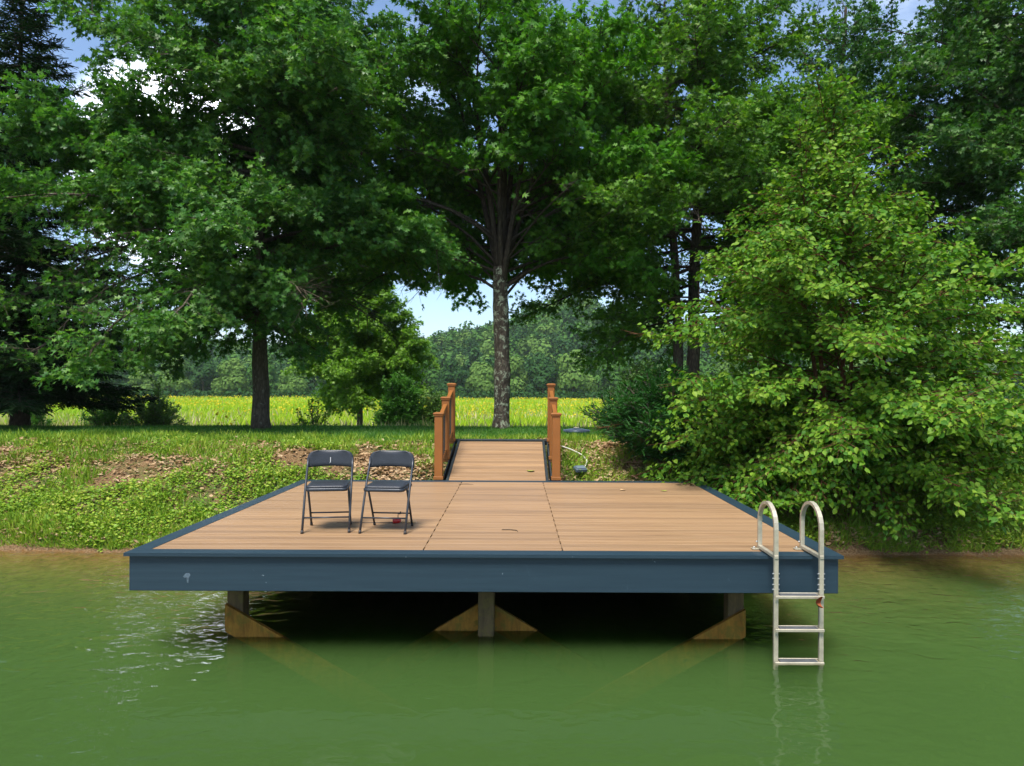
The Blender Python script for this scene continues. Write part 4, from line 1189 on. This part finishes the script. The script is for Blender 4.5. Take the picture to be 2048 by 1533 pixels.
# low undergrowth at the foot of the tree line, and the wood on the hill
rng = np.random.default_rng(78)
n = 9000
P = np.stack([rng.uniform(-175, 175, n), rng.uniform(184, 190, n), -.6 + rng.uniform(0, 1, n) ** 1.4 * 2.3], 1)
v = nrm(rng.normal(0, 1, (n, 3)) + np.array([[0, -.6, .6]]))
tag(link('undergrowth', leaf_mesh('undergrowth', P, nrm(np.cross(v, rng.normal(0, 1, (n, 3)))), v, rng.uniform(.4, .9, n), CL_V, CL_F), M['far_dark']), kind='stuff')
for q, (mt, cnt, nm) in enumerate((('far_mid', 400, 'hillside_wood'), ('far_dark', 740, 'hillside_dark_wood'), ('far_pale', 240, 'hillside_pale_wood'))):
    Ps = []; Ds = []; Ns = []; Ss = []
    tm = [far_crown(np.random.default_rng(500 + q * 7 + j), 10, 11 + j, 420, 7, 1.0) for j in range(3)]
    for j in range(cnt):
        y = 206 + 210 * rng.uniform() ** .8; x = rng.uniform(-.80, .42) * y if rng.uniform() < .75 else rng.uniform(-.9, .9) * y
        s = rng.uniform(.75, 1.25); P, D, N, S = tm[j % 3]
        if q == 1 and j % 9 == 0: sv_ = np.array([.45, .45, 1.45])
        else: sv_ = np.array([1, 1, 1.])
        a = rng.uniform(0, 6.28); ca, sa = math.cos(a), math.sin(a); Rm = np.array([[ca, sa, 0], [-sa, ca, 0], [0, 0, 1]])
        Ps.append((P * sv_ * s) @ Rm + np.array([x, y, float(hillz(np.array(x), np.array(y))) - 1.5])); Ds.append(D @ Rm); Ns.append(N @ Rm); Ss.append(S * s)
    tag(link(nm, leaf_mesh(nm, np.concatenate(Ps), np.concatenate(Ds), np.concatenate(Ns), np.concatenate(Ss), CL_V, CL_F), M[mt]), kind='stuff')

# ================================================================== GROUND COVER
def blades(name, X, Y, H, Wd, mat, seed, lean=.3, tmpl=None):
    rng = np.random.default_rng(seed); n = len(X)
    P = np.stack([X, Y, terrain(X, Y) - .01], 1)
    D = nrm(np.array([[0, 0, 1.]]) + rng.normal(0, lean, (n, 3)) * np.array([[1, 1, .2]]))
    N = rng.normal(0, 1, (n, 3)) * np.array([[1, 1, .2]])
    D = nrm(D); N = nrm(N - D * (N * D).sum(1, keepdims=True)); Wv = np.cross(D, N)
    tv = np.array(BLADE_V); tf = BLADE_F; k = len(tv)
    V = P[:, None, :] + tv[None, :, 0:1] * (Wv * Wd[:, None])[:, None, :] + tv[None, :, 1:2] * (D * H[:, None])[:, None, :] + tv[None, :, 2:3] * (N * H[:, None] * 1.6)[:, None, :]
    fl = np.array([0, 1, 2, 0, 2, 3]); loops = (fl[None, :] + (np.arange(n) * k)[:, None]).ravel()
    o = link(name, fast_mesh(name, V.reshape(-1, 3), loops, np.arange(2 * n) * 3), mat)
    return tag(o, kind='stuff')
rng = np.random.default_rng(1)
def under_deck(X, Y): return (X > XL - .05) & (X < XR + .05) & (Y < YB + .05)
def on_ramp(X, Y): return (X > rx0 - .05) & (X < rx1 + .05) & (Y < RY1 + .05)
# lawn
n = 170000; Y = 13.2 + 7.6 * rng.uniform(size=n); X = rng.uniform(-.85, .85, n) * Y
k = ((Y > 13.9 + .8 * (fbm(X * .9, Y * .9, 61) - .5) * 2) | (rng.uniform(size=n) < .10)) & ~on_ramp(X, Y); X, Y = X[k], Y[k]
blades('lawn_grass', X, Y, rng.uniform(.04, .10, len(X)), rng.uniform(.006, .012, len(X)), M['lawn'], 2, .45)
# bank grass tufts
n = 150000; X = rng.uniform(-11, 12, n); s = rng.uniform(.06, 5, n); Y = shore(X) + s
k = (fbm(X * 1.1, Y * 1.6, 62) > .49 - .16 * (s < .7) - .05 * (s > 2.6) - .03 * (X > .5)) & ~under_deck(X, Y) & ~on_ramp(X, Y); X, Y = X[k], Y[k]
blades('bank_grass', X, Y, rng.uniform(.05, .20, len(X)) * (.5 + fbm(X * 2, Y * 2, 63)), rng.uniform(.006, .013, len(X)), M['weed'], 3, .5)
# longer grass hanging over the waterline
n = 60000; X = rng.uniform(-11, 12, n); s = rng.uniform(.03, .55, n); Y = shore(X) + s
k = (fbm(X * 1.4, Y * 1.4, 72) > .44) & ~under_deck(X, Y); X, Y = X[k], Y[k]
blades('waterline_grass', X, Y, rng.uniform(.05, .15, len(X)), rng.uniform(.006, .011, len(X)), M['weed'], 8, .7)
# broad-leaved weeds
def weeds(name, ncl, cond, seed, size):
    rng = np.random.default_rng(seed)
    X = rng.uniform(-11, 12, ncl); s = rng.uniform(.12, 3.6, ncl); Y = shore(X) + s
    k = cond(X, Y, s) & ~under_deck(X, Y) & ~on_ramp(X, Y); X, Y = X[k], Y[k]; n = len(X)
    per = 18; idx = np.repeat(np.arange(n), per); cr = rng.uniform(.06, .19, n)[idx]
    a = rng.uniform(0, 6.28, len(idx)); q = np.sqrt(rng.uniform(size=len(idx))) * cr
    px, py = X[idx] + np.cos(a) * q, Y[idx] + np.sin(a) * q
    h = cr * (1.15 - (q / cr) ** 2) * rng.uniform(.3, 1.2, len(idx))
    P = np.stack([px, py, terrain(px, py) + h + .01], 1)
    D = np.stack([np.cos(a), np.sin(a), rng.normal(.1, .3, len(idx))], 1)
    N = np.array([[0, -.25, 1.]]) + rng.normal(0, .4, (len(idx), 3))
    tag(link(name, leaf_mesh(name, P, D, N, size * rng.uniform(.6, 1.4, len(idx)), BIR_V, BIR_F), M['weed']), kind='stuff')
weeds('bank_weeds', 11000, lambda X, Y, s: (fbm(X * .8, Y * 1.1, 64) > .45 + .20 * np.clip((s - 1.7) / .5, 0, 1) + .10 * (X > -.9) * (X < 2.6) + .05 * np.clip((.6 - s) / .3, 0, 1)), 4, .042)
# dead leaves lying on the bank
def litter(name, n, cond, seed):
    rng = np.random.default_rng(seed)
    X = rng.uniform(-11, 12, n); s = rng.uniform(.1, 4.2, n); Y = shore(X) + s
    k = cond(X, Y, s, rng) & ~under_deck(X, Y) & ~on_ramp(X, Y); X, Y = X[k], Y[k]; n = len(X)
    P = np.stack([X, Y, terrain(X, Y) + rng.uniform(.005, .05, n)], 1)
    a = rng.uniform(0, 6.28, n); D = np.stack([np.cos(a), np.sin(a), rng.normal(0, .25, n)], 1)
    N = np.array([[0, -.2, 1.]]) + rng.normal(0, .45, (n, 3))
    TV = [(0, 0, .05), (-.22, .3, .12), (-.2, .7, .10), (0, 1, .12), (.22, .3, .12), (.2, .7, .10), (0, .5, -.02)]
    tag(link(name, leaf_mesh(name, P, D, N, .072 * rng.uniform(.5, 1.4, n), TV, BIR_F), M['litter']), kind='stuff')
litter('leaf_litter', 120000, lambda X, Y, s, r: r.uniform(size=len(X)) < .09 + .10 * (s > 1.7) * (s < 3.7) + .25 * (s < .5) + .42 * np.clip((s - 1.8) / .3, 0, 1) * np.clip((3.5 - s) / .4, 0, 1) * np.clip((fbm(X * 1.2, Y * 2, 68) - .38) * 6, 0, 1) + .45 * np.clip((fbm(X * 1.6, Y * 2.2, 65) - .50) * 8, 0, 1) * np.clip((s - 1.5) / .5, 0.12, 1) * np.clip((4.1 - s) / .6, 0, 1) + .75 * (X > -2.6) * (X < -1.1) * (s < 2.6) + .35 * (X > .4) * (X < 2.4) * (s < 3) + .25 * (s < .35), 5)
# meadow
n = 230000
u = rng.uniform(size=n); Y = 1 / (1 / 20.8 + u * (1 / 186. - 1 / 20.8)); Y = np.where(rng.uniform(size=n) < .35, rng.uniform(21, 186, n), Y)
X = rng.uniform(-.85, .85, n) * Y
H = np.clip((Y - 19.5) / 5, .35, 1) * (.45 + .75 * fbm(X * .18, Y * .18, 66)) * rng.uniform(.6, 1.25, n)
blades('meadow_grass', X, Y, H, .012 + .0011 * Y * rng.uniform(.5, 1.4, n), M['meadow'], 6, .28)
n = 22000; Y = 1 / (1 / 20.8 + rng.uniform(size=n) * (1 / 150. - 1 / 20.8)); X = rng.uniform(-.85, .85, n) * Y
k = fbm(X * .05 + 9, Y * .14, 69) > .53; X, Y = X[k], Y[k]
M['dry'] = leaf_mat('dry_grass', [(.34, .30, .12), (.46, .40, .20), (.55, .50, .30)], .3, .7, .1)
blades('dry_meadow_grass', X, Y, np.clip((Y - 19.5) / 5, .35, 1) * rng.uniform(.8, 1.25, len(X)), .010 + .0010 * Y * rng.uniform(.5, 1.4, len(X)), M['dry'], 7, .25)
n = 30000; Y = 22 + 163 * rng.uniform(size=n) ** 1.5; X = rng.uniform(-.85, .85, n) * Y
k = fbm(X * .09 + 3, Y * .09, 67) > .50; X, Y = X[k], Y[k]; n = len(X)
P = np.stack([X, Y, terrain(X, Y) + rng.uniform(.65, 1.1, n)], 1)
tag(link('goldenrod', leaf_mesh('goldenrod', P, rng.normal(0, 1, (n, 3)), rng.normal(0, 1, (n, 3)), (.05 + .0011 * Y) * rng.uniform(.6, 1.3, n), CL_V, CL_F), M['goldenrod']), kind='stuff')
